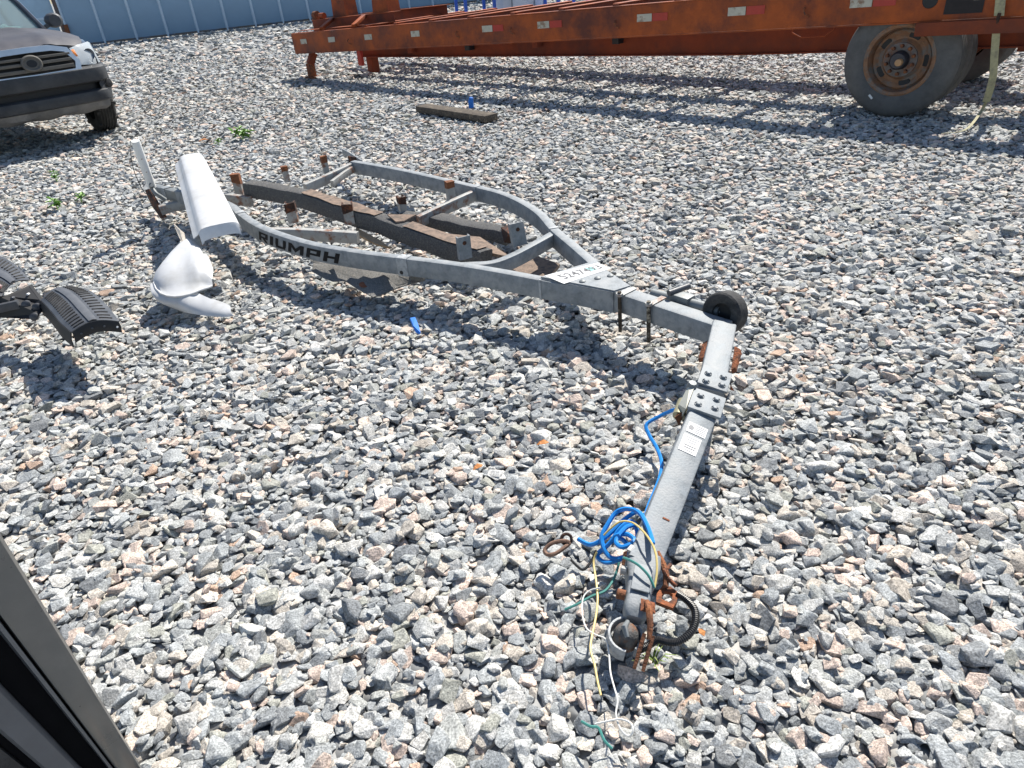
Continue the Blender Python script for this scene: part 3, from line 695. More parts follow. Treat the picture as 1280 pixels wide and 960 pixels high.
# cross members in halves, sagging to the middle
def cross(name, pts, w_=.045, h_=.075, M=galv_r): return MB().sweep(smooth_path(pts, 4), w_, h_).build(name, M, bt)
c1 = cross('cross_member', [at(692, 290, FZ - .01), at(665, 305, FZ - .015), at(640, 318, FZ - .03), at(615, 327, FZ - .04), at(585, 329, FZ - .04), at(548, 330, FZ - .05), at(512, 325, FZ - .05)], .05, .075, galv)
c2a = cross('cross_member', [at(596, 236, FZ - .02), at(562, 251, FZ - .04), at(522, 270, FZ - .07)])
c2b = cross('cross_member', [at(330, 285, FZ - .01), at(380, 286, FZ - .04), at(447, 290, FZ - .07)])
c3a = cross('cross_member', [at(440, 203, FZ - .01), at(412, 216, FZ - .03), at(380, 230, FZ - .05)])
c3b = cross('cross_member', [at(236, 238, FZ - .02), at(275, 241, FZ - .03), at(312, 246, FZ - .04)])
MB().sweep(px([(414, 226, .19), (430, 214, .21), (446, 204, .225)]), .03, .05, .003).build('torn_bracket', galv_r, bt)
MB().box(at(441, 203, FZ - .06), (.10, .012, .10), ((far_path[1] - far_path[0]).normalized(), (far_path[1] - far_path[0]).normalized().cross(Z), Z), .002).build('end_plate', darkrust, frail)
MB().sweep(px([(452, 200, .235), (436, 190, .235), (428, 186, .22)]), .012, .05, .002).build('bent_end_strap', galv, frail)

# bunk brackets
def post(x, y, h_, w_=.062, d_=.045, M=galv_r, cap=None, hole=True, z0=None, yaw=25, par=None, lean=0):
    z0 = FZ - .05 if z0 is None else z0; b = at(x, y, z0); a = R(yaw); e1 = V3((math.cos(a), math.sin(a), 0)); e2 = V3((-math.sin(a), math.cos(a), 0)); up = (Z + e1 * lean).normalized()
    mb = MB(); sec = [(-w_/2, 0), (w_/2, 0), (w_/2, d_), (w_/2 - .006, d_), (w_/2 - .006, .006), (-w_/2 + .006, .006), (-w_/2 + .006, d_), (-w_/2, d_)]
    mb.prism([b + e1 * p + e2 * q for p, q in sec], up * h_)
    o = mb.build('bunk_bracket', M, par or bt, smooth=False)
    if hole:
        MB().lathe(b + up * (h_ * .72) - e2 * .001, -e2, [(0, 0), (.002, 0), (.002, .011), (0, .012)], 12).build('bolt_hole', darkrust, o)
    if cap:
        k0_ = h_ * (.42 if cap is rust else .52); g_ = .0022; mb = MB()
        sec = [(-w_/2 - g_, -g_), (w_/2 + g_, -g_), (w_/2 + g_, d_ + g_), (w_/2 - .008, d_ + g_), (w_/2 - .008, .008), (-w_/2 + .008, .008), (-w_/2 + .008, d_ + g_), (-w_/2 - g_, d_ + g_)]
        lo = [b + e1 * p + e2 * q + up * (h_ - k0_ * rnd.uniform(.55, 1.1)) for p, q in sec]; hi = [b + e1 * p + e2 * q + up * (h_ + rnd.uniform(-.004, .010)) for p, q in sec]
        mb.add(lo + hi, [tuple(reversed(range(8))), tuple(range(8, 16))] + [(i, (i+1) % 8, (i+1) % 8 + 8, i + 8) for i in range(8)]); mb.build('rusted_top', cap, o, smooth=False)
        if cap is rust:
            c = b + up * h_; MB().prism([c + e1 * p * w_ + e2 * q for p, q in ((-.6, -.010), (.62, -.004), (.5, .04), (-.56, .05))], up * .005).build('rust_flap', rust, o, smooth=False)
    return o
post(583, 324, .13, .075, .03, galv, None, True, FZ - .06, 25)
post(651, 307, .135, .085, .03, galv, None, True, FZ - .03, 25, None, -.12)
post(566, 252, .135, .05, .05, galv_r, rust, False, FZ - .07)
post(505, 264, .10, .05, .05, galv_r, darkrust, False, FZ - .10)
post(438, 281, .135, .065, .05, galv_r, darkrust, False, FZ - .08, 5)
post(367, 279, .135, .065, .05, galv_r, darkrust, False, FZ - .08, 5)
post(409, 217, .135, .045, .045, galv_r, rust, False, FZ - .06)
post(360, 228, .125, .045, .045, galv_r, rust, False, FZ - .10)
post(300, 246, .17, .06, .05, galv_r, rust, False, FZ - .09, 0)

# carpeted bunk boards, broken loose and bowed
def bunk(pts, w_, h_, cover, top_runs):
    P = smooth_path(px(pts), 6); o = MB().sweep(P, w_, h_, .012).jit(.010, 8).build('bunk_board', cover, bt)
    for f0, f1, dx in top_runs:
        i0, i1 = int(f0 * (len(P) - 1)), int(f1 * (len(P) - 1)); rows = []
        for i in range(i0, i1 + 1):
            tt = (P[min(i+1, len(P)-1)] - P[max(i-1, 0)]).normalized(); sd_ = tt.cross(Z).normalized(); f_ = (i - i0) / max(1, i1 - i0)
            e_ = w_ / 2 * (1 - .1 * math.sin(f_ * 9))
            rows.append([P[i] + Z * .005 - sd_ * (e_ * .9), P[i] + Z * .006 + sd_ * (e_ * .9)])
        MB().sheet(rows, .002).jit(.010, 8).build('bare_wood_face', wood_b, o)
    return o
b1 = bunk([(309, 226, .30), (350, 233, .29), (390, 242, .28), (432, 256, .265), (474, 269, .235), (510, 281, .21), (548, 294, .19), (585, 306, .175), (607, 313, .165)], .105, .115, carpet, [(.24, .52, 0), (.64, .97, 0)])
b2 = bunk([(505, 266, .16), (545, 269, .155), (590, 279, .15), (618, 283, .15), (637, 288, .145)], .11, .085, carpet, [])
MB().hull([at(x, y, z) for x, y, z in ((626, 284, .16), (639, 280, .19), (646, 296, .18), (630, 303, .11), (644, 305, .10), (636, 292, .19))]).build('broken_end', darkrust, b2, smooth=False)
MB().prism(px([(445, 284, .15), (475, 300, .11), (487, 309, .09), (470, 305, .10), (444, 292, .14)]), V3((.0, .02, -.02))).build('split_board', tan_w, bt, smooth=False)
MB().prism(px([(484, 268, .25), (520, 268, .235), (505, 276, .225), (495, 277, .23)]), V3((0, 0, -.01))).build('wood_splinter', wood_b, b1, smooth=False)
MB().prism(px([(560, 292, .14), (610, 315, .12), (640, 322, .10), (600, 296, .12)]), V3((0, 0, -.02))).build('lower_bunk_face', wood_b, bt, smooth=False)

# gusset where the rails meet the tongue
gz = FZ + .012
gp = [(673, 346), (742, 325.5), (790, 357), (768, 364)]
def top_bot(pts, z, h_): P = px(pts, z); mb = MB(); mb.prism([q - Z * h_ for q in P], Z * h_); return mb
mb = MB(); P = px(gp, gz); bm = bmesh.new(); vs_ = [bm.verts.new(q - Z * .115) for q in P] + [bm.verts.new(q) for q in P]; n_ = 4
bm.faces.new(vs_[:4][::-1]); bm.faces.new(vs_[4:])
for i in range(4): bm.faces.new((vs_[i], vs_[(i+1) % 4], vs_[(i+1) % 4 + 4], vs_[i + 4]))
bmesh.ops.recalc_face_normals(bm, faces=bm.faces); bmesh.ops.bevel(bm, geom=list(bm.edges), offset=.007, segments=2, affect='EDGES'); mb.frombm(bm); gus = mb.build('gusset_box', galv, bt)
for x, y in ((747, 348), (728, 352), (763, 345)): MB().lathe(at(x, y, gz), Z, [(-.002, .016), (.004, .016), (.009, .009), (.0095, 0)], 14).build('rivet', galv_d, gus)
# registration decal
D = px([(681, 344.5), (705, 354.5), (763, 335.5), (747, 328.5)], gz + .0012)
MB().prism([q - Z * .0008 for q in D], Z * .0008).build('registration_decal', label_w, gus, smooth=False)
uv, fc = text_mesh('5247493', .0, .02)
def dec(a, b): a = .13 + a * .80; b = .26 + b * .52; return (D[1].lerp(D[2], a)).lerp(D[0].lerp(D[3], a), b) + Z * .001
mb = MB(); mb.add([dec(a, b) for a, b in uv], fc); mb.build('registration_number', ink, gus, smooth=False, fix=False, label='dark registration number on the white decal')
mb = MB(); mb.prism([q - Z * .0009 for q in (dec(.70, .05), dec(.86, .05), dec(.86, .95), dec(.70, .95))], Z * .0005); mb.build('teal_sticker', teal, gus, smooth=False)

# tongue: straight stub, knuckle, bent arm
TW, TH = .095, .095
k0, k1 = at(776, 362, FZ + .003), at(903, 403, FZ + .003)
MB().sweep([k0, k1 + (k1 - k0).normalized() * .02], TW * .92, TH, .008).build('tongue_stub', galv, bt)
MB().sweep([k0 + (k1 - k0).normalized() * s_ + Z * .003 for s_ in (.015, .03)], TW * .95, TH + .006, .008).build('weld_bead', zinc, bt)
a0 = at(906, 404, FZ + .006); h0 = at(889, 487, FZ - .02); h1 = at(879, 518, FZ - .03); a1 = at(806, 702, .125)
arm_d = (h0 - a0).normalized()
ROLLV = (Z + V3((.86, -.5, 0)) * .33).normalized(); KROLL = (Z + V3((.9, -.4, 0)) * .16).normalized()
MB().sweep([a0 - arm_d * .012, a0.lerp(h0, .5), h0], TW * 1.02, TH, .008, up=KROLL).build('tongue_knee', galv, bt)
arm = MB().sweep([h1 - (a1 - h1).normalized() * .03, h1.lerp(a1, .5), a1], TW, TH, .008, up=ROLLV).build('tongue_arm', galv, bt)
# hinge plates and bolts
hd = (h1 - h0).normalized(); hs = hd.cross((ROLLV + KROLL).normalized()).normalized(); hu = hs.cross(hd)
def plate(c, l_, w_, th, name, M=galv): return MB().box(c, (l_, w_, th), (hd, hs, hu), .003).build(name, M, bt)
c_up, c_lo = h0 - hd * .065 + hu * .004, h0.lerp(h1, .62) + hu * .006
pu = plate(c_up, .12, TW + .014, .010, 'hinge_plate'); pl_ = plate(c_lo, .118, TW + .020, .012, 'hinge_plate')
for pc, par in ((c_up + hd * .012, pu), (c_lo, pl_)):
    for i, (p_, q_) in enumerate(((-.028, -.027), (.022, -.030), (-.020, .028), (.030, .027))):
        b_ = MB().lathe(pc + hd * p_ + hs * q_ + hu * .006, hu, [(-.004, .0135), (.002, .0135), (.003, .0125)], 16).lathe(pc + hd * p_ + hs * q_ + hu * .009, hu, [(-.002, .009), (.003, .009), (.0055, .006), (.006, 0)], 6).build('bolt', galv, par)
left = hs if hs.x < 0 else -hs
lug = MB().prism([c_lo + left * .058 - hd * .06 + hu * .015, c_lo + left * .078 - hd * .075 + hu * .012, c_lo + left * .088 + hd * .02 - hu * .03, c_lo + left * .060 + hd * .055 - hu * .01], -hu * .055 + left * .004).build('hinge_lug', mat('cream_zinc', (.50, .49, .42), .5, .3, .15, 20, RUST, .12), bt, smooth=False)
MB().lathe(c_lo + left * .068 - hd * .062 + hu * .008, hu, [(-.03, .018), (.004, .018), (.012, .014), (.013, 0)], 8).build('hinge_pin', galv_d, lug)
MB().tube([c_lo + left * .075 - hd * .03 - hu * .05, c_lo + left * .075 + hd * .045 - hu * .06], .022, 12).build('pin_sleeve', mat('yellow_zinc', (.42, .38, .24), .5, .4, .2, 20), lug)
MB().hull([c_lo + left * (.06 + .03 * rnd.random()) + hd * (.02 + .06 * rnd.random()) - hu * (.03 + .06 * rnd.random()) for _ in range(10)]).build('rust_lump', rust, lug, smooth=False)
# eye on the other side of the hinge
rg = []; c_ = c_lo - left * .078 - hd * .045 - hu * .02
for i in range(17):
    a = i / 16 * 2 * math.pi; rg.append(c_ + (-left * math.cos(a) + (hu * .75 + hd * .6) * math.sin(a)) * .021)
MB().tube(rg, .009, 8, False).build('hinge_eye', galv_r, pl_)
# torn rusty edges at the knee
kd = (h0 - a0).normalized(); ks = kd.cross(Z).normalized(); kl = ks if ks.x < 0 else -ks
MB().prism([a0 + kd * .045 + kl * .05 - Z * .05, a0 + kd * .06 + kl * .078 - Z * .07, a0 + kd * .13 + kl * .085 - Z * .10, a0 + kd * .15 + kl * .05 - Z * .07], V3((.003, -.010, -.012))).build('torn_edge', rust_o, bt, smooth=False)
MB().prism([a0 + kd * .07 - kl * .05 - Z * .06, a0 + kd * .10 - kl * .075 - Z * .055, a0 + kd * .19 - kl * .065 - Z * .085, a0 + kd * .20 - kl * .05 - Z * .09], V3((.003, -.010, -.014))).build('torn_edge', rust_o, bt, smooth=False)
MB().hull([a0 + kd * (.26 + .05 * rnd.random()) - kl * (.055 + .02 * rnd.random()) - Z * (.1 + .04 * rnd.random()) for _ in range(8)]).build('rust_lump', rust_o, bt, smooth=False)
# stickers on the arm
ad = (a1 - h1).normalized(); as_ = ad.cross(ROLLV).normalized(); au = as_.cross(ad)
def sticker(s_, l_, w_, off, name):
    c = h1 + ad * s_ + as_ * off + au * .0012; return MB().box(c, (l_, w_, .0012), (ad, as_, au), 0).build(name, label_w, arm, smooth=False), c
sg = 1 if as_.x > 0 else -1
o1, c1_ = sticker(.083, .046, .066, 0, 'warning_sticker'); o2, c2_ = sticker(.158, .078, .060, -.004 * sg, 'data_plate_sticker')
mg = mat('faint_print', (.24, .24, .25), .6, 0, .15, 60)
MB().hull([c1_ + as_ * (-.02 * sg + .010 * math.cos(a)) + ad * (.012 * math.sin(a)) + au * z for a in (0, 1, 2.2, 3.3, 4.4, 5.4) for z in (.0008, .0014)]).build('printed_symbol', mg, o1, smooth=False)
for k_ in range(5): MB().box(c1_ + as_ * (.012 * sg) + ad * (-.015 + .0075 * k_) + au * .001, (.0022, .034 - .006 * (k_ % 2), .0008), (ad, as_, au), 0).build('printed_line', mg, o1, smooth=False)
for k_, (dd, M_) in enumerate(((-.028, mg), (-.018, mg), (-.008, mg), (.008, ink), (.018, ink), (.030, mg))): MB().box(c2_ + ad * dd + as_ * .003 * sg + au * .001, (.0026 if M_ is ink else .0018, .044 - .007 * (k_ % 3), .0008), (ad, as_, au), 0).build('printed_line', M_, o2, smooth=False)
MB().box(h1.lerp(a1, .74) + au * .001 + as_ * .012 * sg, (.006, .022, .0012), (ad, as_, au), 0).build('rust_scratch', rust_o, arm, smooth=False)

# coupler with its rusty latch
cd_ = (at(787, 822, .075) - a1); cd_.z = -.02; cd_.normalize(); cs = cd_.cross((ROLLV + Z).normalized()).normalized(); cu_ = cs.cross(cd_).normalized()
def cp(s_, x, z): return a1 + cd_ * s_ + cs * x + cu_ * z
rows = []
secs = [(-.03, .051, .006, .088), (.012, .049, .005, .082), (.03, .044, .002, .075), (.055, .038, -.002, .07), (.085, .0345, -.004, .065), (.115, .034, -.004, .062), (.14, .034, -.006, .06), (.16, .030, -.012, .05), (.172, .020, -.02, .035)]
mb = MB(); o_ = len(mb.v); NS = 20
for s_, w_, zt, h_ in secs:
    for k_ in range(NS):
        a = 2 * math.pi * k_ / NS; ca, sa_ = math.cos(a), math.sin(a)
        x = math.copysign(abs(ca) ** .42, ca) * w_; z = math.copysign(abs(sa_) ** .45, sa_) * h_ / 2 + zt - h_ / 2; mb.v.append(cp(s_, x, z))
for i in range(len(secs) - 1):
    for k_ in range(NS):
        a = i * NS + k_; b = i * NS + (k_ + 1) % NS; mb.f.append((a, b, b + NS, a + NS))
mb.f.append(tuple(range(NS))); mb.f.append(tuple((len(secs) - 1) * NS + k_ for k_ in reversed(range(NS))))
coup = mb.build('coupler', galv, bt)
sgn = 1 if cs.x > 0 else -1                 # +sgn*cs points to the right of the picture
hc = cp(.212, -.012 * sgn, -.050)
MB().lathe(hc, cu_, [(.030, .0), (.029, .012), (.022, .024), (.010, .031), (-.012, .034), (-.03, .034)], 22).build('ball_housing', mat('rusting_cast_steel', (.12, .115, .11), .7, .2, .4, 50, (.16, .075, .04), .4, .4, 160), coup)
arc_ = [hc + cd_ * (.050 * math.cos(a)) - cs * sgn * (.046 * math.sin(a)) + cu_ * .004 for a in [math.pi * (.98 - k_ / 14 * 1.02) for k_ in range(15)]]
MB().sweep(arc_, .007, .045, .002, up=cu_).build('housing_flange', zinc, coup)
arc_ = [hc + cd_ * (.046 * math.cos(a)) + cs * sgn * (.042 * math.sin(a)) - cu_ * .002 for a in [math.pi * (.25 + k_ / 10 * .55) for k_ in range(11)]]
MB().sweep(arc_, .008, .036, .002, up=cu_).build('housing_flange', galv, coup)
MB().tube([hc + cu_ * .028 - cd_ * .02 - cs * sgn * .004, hc + cu_ * .034 + cd_ * .004 - cs * sgn * .010, hc + cu_ * .024 + cd_ * .024 + cs * sgn * .002], [.006, .009, .006], 10).build('ball_clamp', galv_d, coup)
MB().box(cp(.06, .0, .0) + cu_ * .002, (.09, .050, .006), (cd_, cs, cu_), .002).build('top_strap', galv, coup)
MB().hull([cp(s_, x * sgn, z) for s_, x, z in ((.128, .006, .004), (.128, .044, .000), (.160, .050, -.004), (.168, .010, .004), (.148, .024, .012))]).build('latch_saddle', rust_o, coup, smooth=False)
MB().tube([cp(.14, .022 * sgn, .012), cp(.17, .03 * sgn, .02), cp(.205, .040 * sgn, .008), cp(.235, .044 * sgn, -.012)], [.007, .009, .008, .006], 10).build('latch_lever', rust, coup)
for x in (.030, .052): MB().tube([cp(.225, x * sgn, -.005), cp(.26, (x - .004) * sgn, -.03), cp(.30, (x - .008) * sgn, -.055)], [.005, .0058, .0045], 8).build('latch_leg', rust, coup)
MB().lathe(cp(.115, -.045 * sgn, -.02), cs * -sgn, [(-.01, .014), (.012, .014), (.014, .009), (.004, .008), (.004, 0)], 14).build('pivot_rivet', rust, coup)
MB().lathe(cp(.04, -.050 * sgn, -.01), cs * -sgn, [(-.005, .012), (.01, .012), (.012, 0)], 10).build('side_bolt', galv_r, coup)
MB().prism([cp(-.02, -.052 * sgn, .0), cp(-.02, -.062 * sgn, -.01), cp(.035, -.058 * sgn, -.045), cp(.035, -.052 * sgn, -.03)], Z * .004).build('rust_flake', rust, coup, smooth=False)
# safety chain hook plate beside the coupler, rusty
pts = [(823, 694), (833, 702), (834, 716), (842, 728), (848, 744), (842, 760), (830, 757), (819, 750), (818, 738), (826, 728), (821, 712)]
hz = .075
ch = MB(); outer = [at(x, y, hz) for x, y in ((821, 742), (828, 732), (838, 733), (848, 740), (846, 752), (841, 760), (830, 756), (820, 752))]; c_ = sum(outer, V3((0, 0, 0))) / 8
inner = [c_ + (q - c_) * .50 for q in outer]
for dz in (0, -.012):
    for q in outer + inner: ch.v.append(q + Z * dz)
for i in range(8):
    j = (i + 1) % 8; ch.f += [(i, j, j + 8, i + 8), (i + 16, i + 24, j + 24, j + 16), (i, i + 16, j + 16, j), (i + 8, j + 8, j + 24, i + 24)]
hk = ch.build('chain_shackle', rust_o, bt, smooth=False)
MB().tube(px([(822, 690, .12), (828, 704, .11), (833, 718, .10), (832, 734, .085)]), [.007, .010, .009, .008], 8).build('shackle_stem', rust, hk)
MB().tube(px([(838, 706, .10), (830, 714, .11), (836, 724, .10), (845, 733, .085)]), .006, 8).build('chain_link', rust_o, hk)

# winch post clamp rods and tongue jack
td = (k1 - k0).normalized(); ts = td.cross(Z).normalized(); tn = ts if ts.y < 0 else -ts
for x, y, xb, yb in ((786, 365, 783, 417), (820, 378, 816, 440)):
    p_ = k0 + td * ((at(x, y, FZ) - k0).dot(td)) + tn * (TW / 2 + .012); mb = MB()
    hh = .20; mb.tube([V3((p_.x, p_.y, FZ + .025)), V3((p_.x + .004, p_.y - .004, FZ + .025 - hh))], .0095, 10); r_ = mb.build('clamp_rod', mat('oily_thread', (.06, .045, .03), .6, .3, .6, 60, (.40, .36, .28), .30, .6, 400), bt)
    MB().lathe(V3((p_.x, p_.y, FZ + .012)), Z, [(-.008, .017), (.006, .017), (.007, 0)], 6).build('nut', galv_r, r_)
    MB().box(V3((p_.x, p_.y, FZ + .006)) - tn * (TW / 2 + .005), (.03, TW + .02, .006), (td, tn, Z), .002).build('clamp_strap', galv_r, r_)
jt = -tn
jb = k0.lerp(k1, .22) + jt * (TW / 2 + .035) - Z * .02; je = k0.lerp(k1, .86) + jt * (TW / 2 + .05) - Z * .01
jk = MB().tube([jb, jb.lerp(je, .5), je], .026, 14).build('tongue_jack', galv_d, bt)
MB().box(jb.lerp(je, .45) + Z * .012, (.10, .06, .05), (td, jt, Z), .006).build('jack_bracket', galv_d, jk)
MB().tube([jb.lerp(je, .15), jb.lerp(je, .15) + jt * .06 + Z * .02, at(838, 368, FZ + .02)], .008, 8).build('crank_rod', galv_d, jk)
MB().tube([at(836, 366.5, FZ + .03), at(861, 357.5, FZ + .03)], .014, 12).build('crank_grip', blackp, jk)
wcn = at(897, 396, FZ + .00) + jt * .03; wc2 = at(906, 391, FZ - .0)
wax = V3((-.72, -.60, .18)).normalized()
wl = MB().lathe(wc2, wax, [(-.028, .045), (-.036, .06), (-.036, .085), (-.028, .092), (.028, .092), (.036, .085), (.036, .06), (.028, .045)], 36, True).build('jack_wheel', rubber, bt)
MB().lathe(wc2, wax, [(.026, .062), (.008, .056), (.0, .03), (.0, .02), (.0, 0)], 24).build('wheel_hub', black, wl)
MB().tube([je, wc2 - wax * .02], .013, 10).build('wheel_stem', galv_d, jk)

# rear end stubs under the white fender, guide pole
MB().sweep(px([(193, 231, .24), (212, 236, .24), (240, 243, .24)]), .06, .085, .005).build('rear_cross_tube', galv_d, bt)
MB().sweep(px([(205, 233, .246), (209.5, 234.5, .246)]), .068, .095, .005).build('weld_sleeve', galv, bt)
MB().sweep(px([(198, 257, .15), (216, 252, .16), (246, 248, .17)]), .07, .075, .02).build('torn_tube_end', galv_r, bt)
MB().prism(px([(181, 238, .20), (186, 236, .22), (199, 258, .13), (207, 272, .05), (201, 273, .035), (190, 258, .09)]), V3((.012, .004, .002))).build('rear_flange', darkrust, bt, smooth=False)
gpole0 = at(201, 244, .30); gbend = at(190, 240, .31)
ptop = at(169, 176, .66)
MB().tube(smooth_path([at(207, 250, .20), at(201, 246, .23), at(195, 242, .26), at(190, 235, .30), at(189, 231, .33)], 5), .017, 10).build('guide_bracket', galv_d, bt)
gpl = MB().tube([at(190, 234, .30), ptop], .031, 16).build('guide_pole', pvc, bt)
for f_ in (.34, .62):
    c_ = at(190, 234, .30).lerp(ptop, f_); n_ = (CP - c_).normalized(); MB().lathe(c_ + n_ * .029, n_, [(-.001, .005), (.004, .005), (.0045, 0)], 8).build('screw', rust, gpl)
MB().tube(smooth_path([ptop + V3((-.03, 0, 0)), at(163, 190, .62), at(168, 215, .45), at(180, 240, .28), at(188, 243, .27)], 5), .003, 5).build('loose_wire', black, gpl)

# ------------------------------------------------------------------ loose boards and carpet under the frame
o = MB().prism(px([(637, 338, .045), (666, 322, .05), (700, 334, .05), (686, 350, .045), (662, 352, .045)]), Z * .02).build('board', wood_b, smooth=False)
tag(rebase(o), 'short brown board lying on the gravel under the front of the trailer frame', 'board')
rows = []
edge = [(391, 341), (405, 347), (417, 353.5), (430, 352), (450, 363), (468, 374), (482, 367), (496, 360), (515, 357), (531, 350)]
topp = [(392, 323), (404, 325), (417, 328), (431, 331), (447, 334), (463, 337), (479, 339), (495, 341), (514, 343), (530, 344)]
for (x0, y0), (x1, y1) in zip(topp, edge):
    a, b = at(x0, y0, .115), at(x1, y1, .068); rows.append([a + V3((0, .05, .0)), a] + [a.lerp(b, f_) + Z * (.014 * math.sin(f_ * 5 + x0 * .09)) for f_ in (.25, .5, .75)] + [b])
o = MB().sheet(rows, .008).jit(.016, 14).build('carpet_scrap', carpet_s); tag(rebase(o), 'torn grey carpet scrap hanging below the lettered trailer rail', 'carpet')
MBr = MB().hull([at(455 + 6.5 * math.cos(a), 355.5 + 4 * math.sin(a), .089 + .003 * (i % 2)) for i, a in enumerate([k_ * .7 for k_ in range(9)])])
st = MBr.build('rust_stain', rust_o, o, smooth=False)

# ------------------------------------------------------------------ white plastic pieces
fb = at(274, 285, .33); ft = at(234, 186, .50)
fa = (ft - fb); fl = fa.length; fa.normalize()
fside = V3((.95, .28, 0)); fside = (fside - fa * fside.dot(fa)).normalized(); fn = fside.cross(fa).normalized()
if fn.z < 0: fn = -fn
fd = thing('fender', 'smooth white plastic trailer fender leaning against the rear of the boat trailer', 'fender', (fb.x, fb.y, 0))
NR, NC = 34, 25
def fsurf(i, j, lip=0):
    f_ = i / (NR - 1); g_ = j / (NC - 1) * 2 - 1; ag = abs(g_)
    w_ = .088 + .050 * (1 - f_) ** 1.2; zt = .02 + .05 * math.sin(f_ * math.pi * .85)
    if f_ > .74:
        e_ = (f_ - .74) / .26; w_ *= math.sqrt(max(.0, 1 - (e_ * .96) ** 2)); zt -= .16 * e_ ** 2
    z = zt - .012 * min(1, ag / .78) ** 4
    if ag < .78: x = g_ * w_
    elif g_ < 0:                                          # outward flange on one side
        k_ = (ag - .78) / .22; x = -(w_ * .78 + k_ * (.05 if f_ < .74 else .05 * (1 - e_ ** 2))); z -= .012 + .030 * k_
    else:
        k_ = (ag - .78) / .22; x = w_ * (.78 + .10 * math.sin(k_ * 1.57)); z -= .06 * k_ ** 1.4
    return fb + fa * (f_ * fl) + fside * x + fn * z
MB().sheet([[fsurf(i, j) for j in range(NC)] for i in range(NR)], -.004 if False else .004).build('shell', white_p, fd)
MB().tube([fsurf(i, 2.5) + fn * .002 for i in range(0, NR - 5)], .0022, 6).build('crease_shade', mat('grey_crease_shade', (.10, .10, .105), .7), fd)  # thin dark tube stands in for the shade in the flange crease
P = [fsurf(0, j) for j in range(2, NC - 2)]
MB().sheet([[q, q - fn * .03 - fa * .020, q - fn * .060 - fa * .030] for q in P], .004).build('end_lip', mat('scuffed_white_plastic', (.66, .67, .68), .5, 0, .08, 20, (.30, .30, .30), .16), fd)

nose = thing('fairing', 'broken white plastic nose fairing lying on the gravel below the white fender', 'fairing', at(240, 372, 0))
ridge = [(192, 350, .16), (198, 338, .19), (207, 326, .215), (217, 314, .235), (227, 304, .245), (236, 298, .25), (244, 302, .245), (251, 310, .235), (253, 318, .22), (257, 318, .215), (262, 326, .20), (266, 334, .185)]
rim = [(192, 353, .155), (195, 361, .135), (201, 367, .125), (209, 370, .12), (219, 371, .118), (228, 370, .118), (237, 368, .118), (244, 365.5, .12), (250, 363, .12), (256, 361, .122), (261, 359.5, .123), (265, 357.5, .124)]
rows = []
for i, (a_, b_) in enumerate(zip(ridge, rim)):
    a, b = at(*a_), at(*b_); row = []; e_ = i / (len(rim) - 1)
    for j in range(13):
        f_ = j / 12; q = a.lerp(b, f_); bow = math.sin(f_ ** .8 * math.pi) * .055 * math.sin(e_ * math.pi) ** .7
        if f_ > .8: bow -= .012 * math.sin((f_ - .8) / .2 * math.pi)
        if e_ > .62 and .55 < f_ < .82: bow += .007
        row.append(q + Z * bow)
    rows.append(row)
sh = MB().sheet(rows, .005).build('upper_skin', white_p, nose)
low = [(195, 360, .135), (198, 370, .10), (204, 377, .075), (212, 382, .058), (221, 386, .046), (231, 389.5, .04), (241, 392, .035), (251, 394, .033), (261, 395.5, .032), (272, 396, .032), (280, 396.5, .034), (287, 396, .036), (293, 394.5, .038)]
rim_s = rim[:7] + [(246, 366, .110), (254, 370, .10), (263, 374, .09), (271, 376, .083), (280, 379, .075), (288, 383, .066)]
rows = []
for i, (a_, b_) in enumerate(zip(rim_s, low)):
    a, b = at(*a_), at(*b_); out = V3((0, -.020, 0)) + (V3((-.02, 0, 0)) if i < 4 else V3((0, 0, 0)))
    rows.append([a.lerp(b, f_) + out * (math.sin(f_ * math.pi) + (.5 if .45 < f_ < .55 else 0)) for f_ in (0, .14, .28, .42, .56, .7, .85, 1)])
MB().sheet(rows, .005).build('lower_skin', white_p, nose)
MB().tube([at(x, y, z + .003) for x, y, z in rim], .0055, 8).build('rim_bead', white_p, nose)
MB().prism(px([(217, 280, .29), (225, 288, .285), (236, 297, .262), (229, 305, .25), (224, 297, .262)]), V3((.004, .003, .001))).build('torn_fin', white_in, nose, smooth=False)
MB().prism(px([(236, 298, .256), (243, 286, .29), (249, 295, .275), (251, 306, .25), (250, 321, .222), (245, 316, .232), (246, 308, .245)]), V3((.002, .006, .006))).build('torn_edge', white_in, nose, smooth=False)
MB().prism(px([(248, 366, .105), (255, 367, .102), (256, 373, .094), (250, 373, .094)]), V3((.0, -.004, .002))).build('slot', black, nose, smooth=False)

# ------------------------------------------------------------------ cables and wires along the tongue
wr = 'wires trailing from the tongue'
def cable(pts, r_, M, name, label, cat='cable', n=7, grp=None, k_=6):
    P = []
    for q in smooth_path(px(pts), k_): P.append(V3((q.x, q.y, max(q.z, min(hgt(q.x, q.y, .015), .05) + r_ * .9))))
    for _ in range(2):
        P = [P[0]] + [V3((P[i].x, P[i].y, max(P[i].z, (P[i-1].z + P[i].z + P[i+1].z) / 3))) for i in range(1, len(P) - 1)] + [P[-1]]
    o = MB().tube(P, r_, n).build(name, M); tag(rebase(o), label, cat, grp); return o
cable([(858, 492, .20), (852, 508, .16), (838, 514, .12), (823, 521, .09), (808, 531, .07), (812, 545, .05), (821, 560, .04), (827, 578, .04), (825, 596, .05), (818, 615, .06), (811, 632, .07), (806, 648, .09)], .0072, blue_w, 'blue_cable', 'thick blue cable running down beside the tongue arm from the hinge', 'cable')
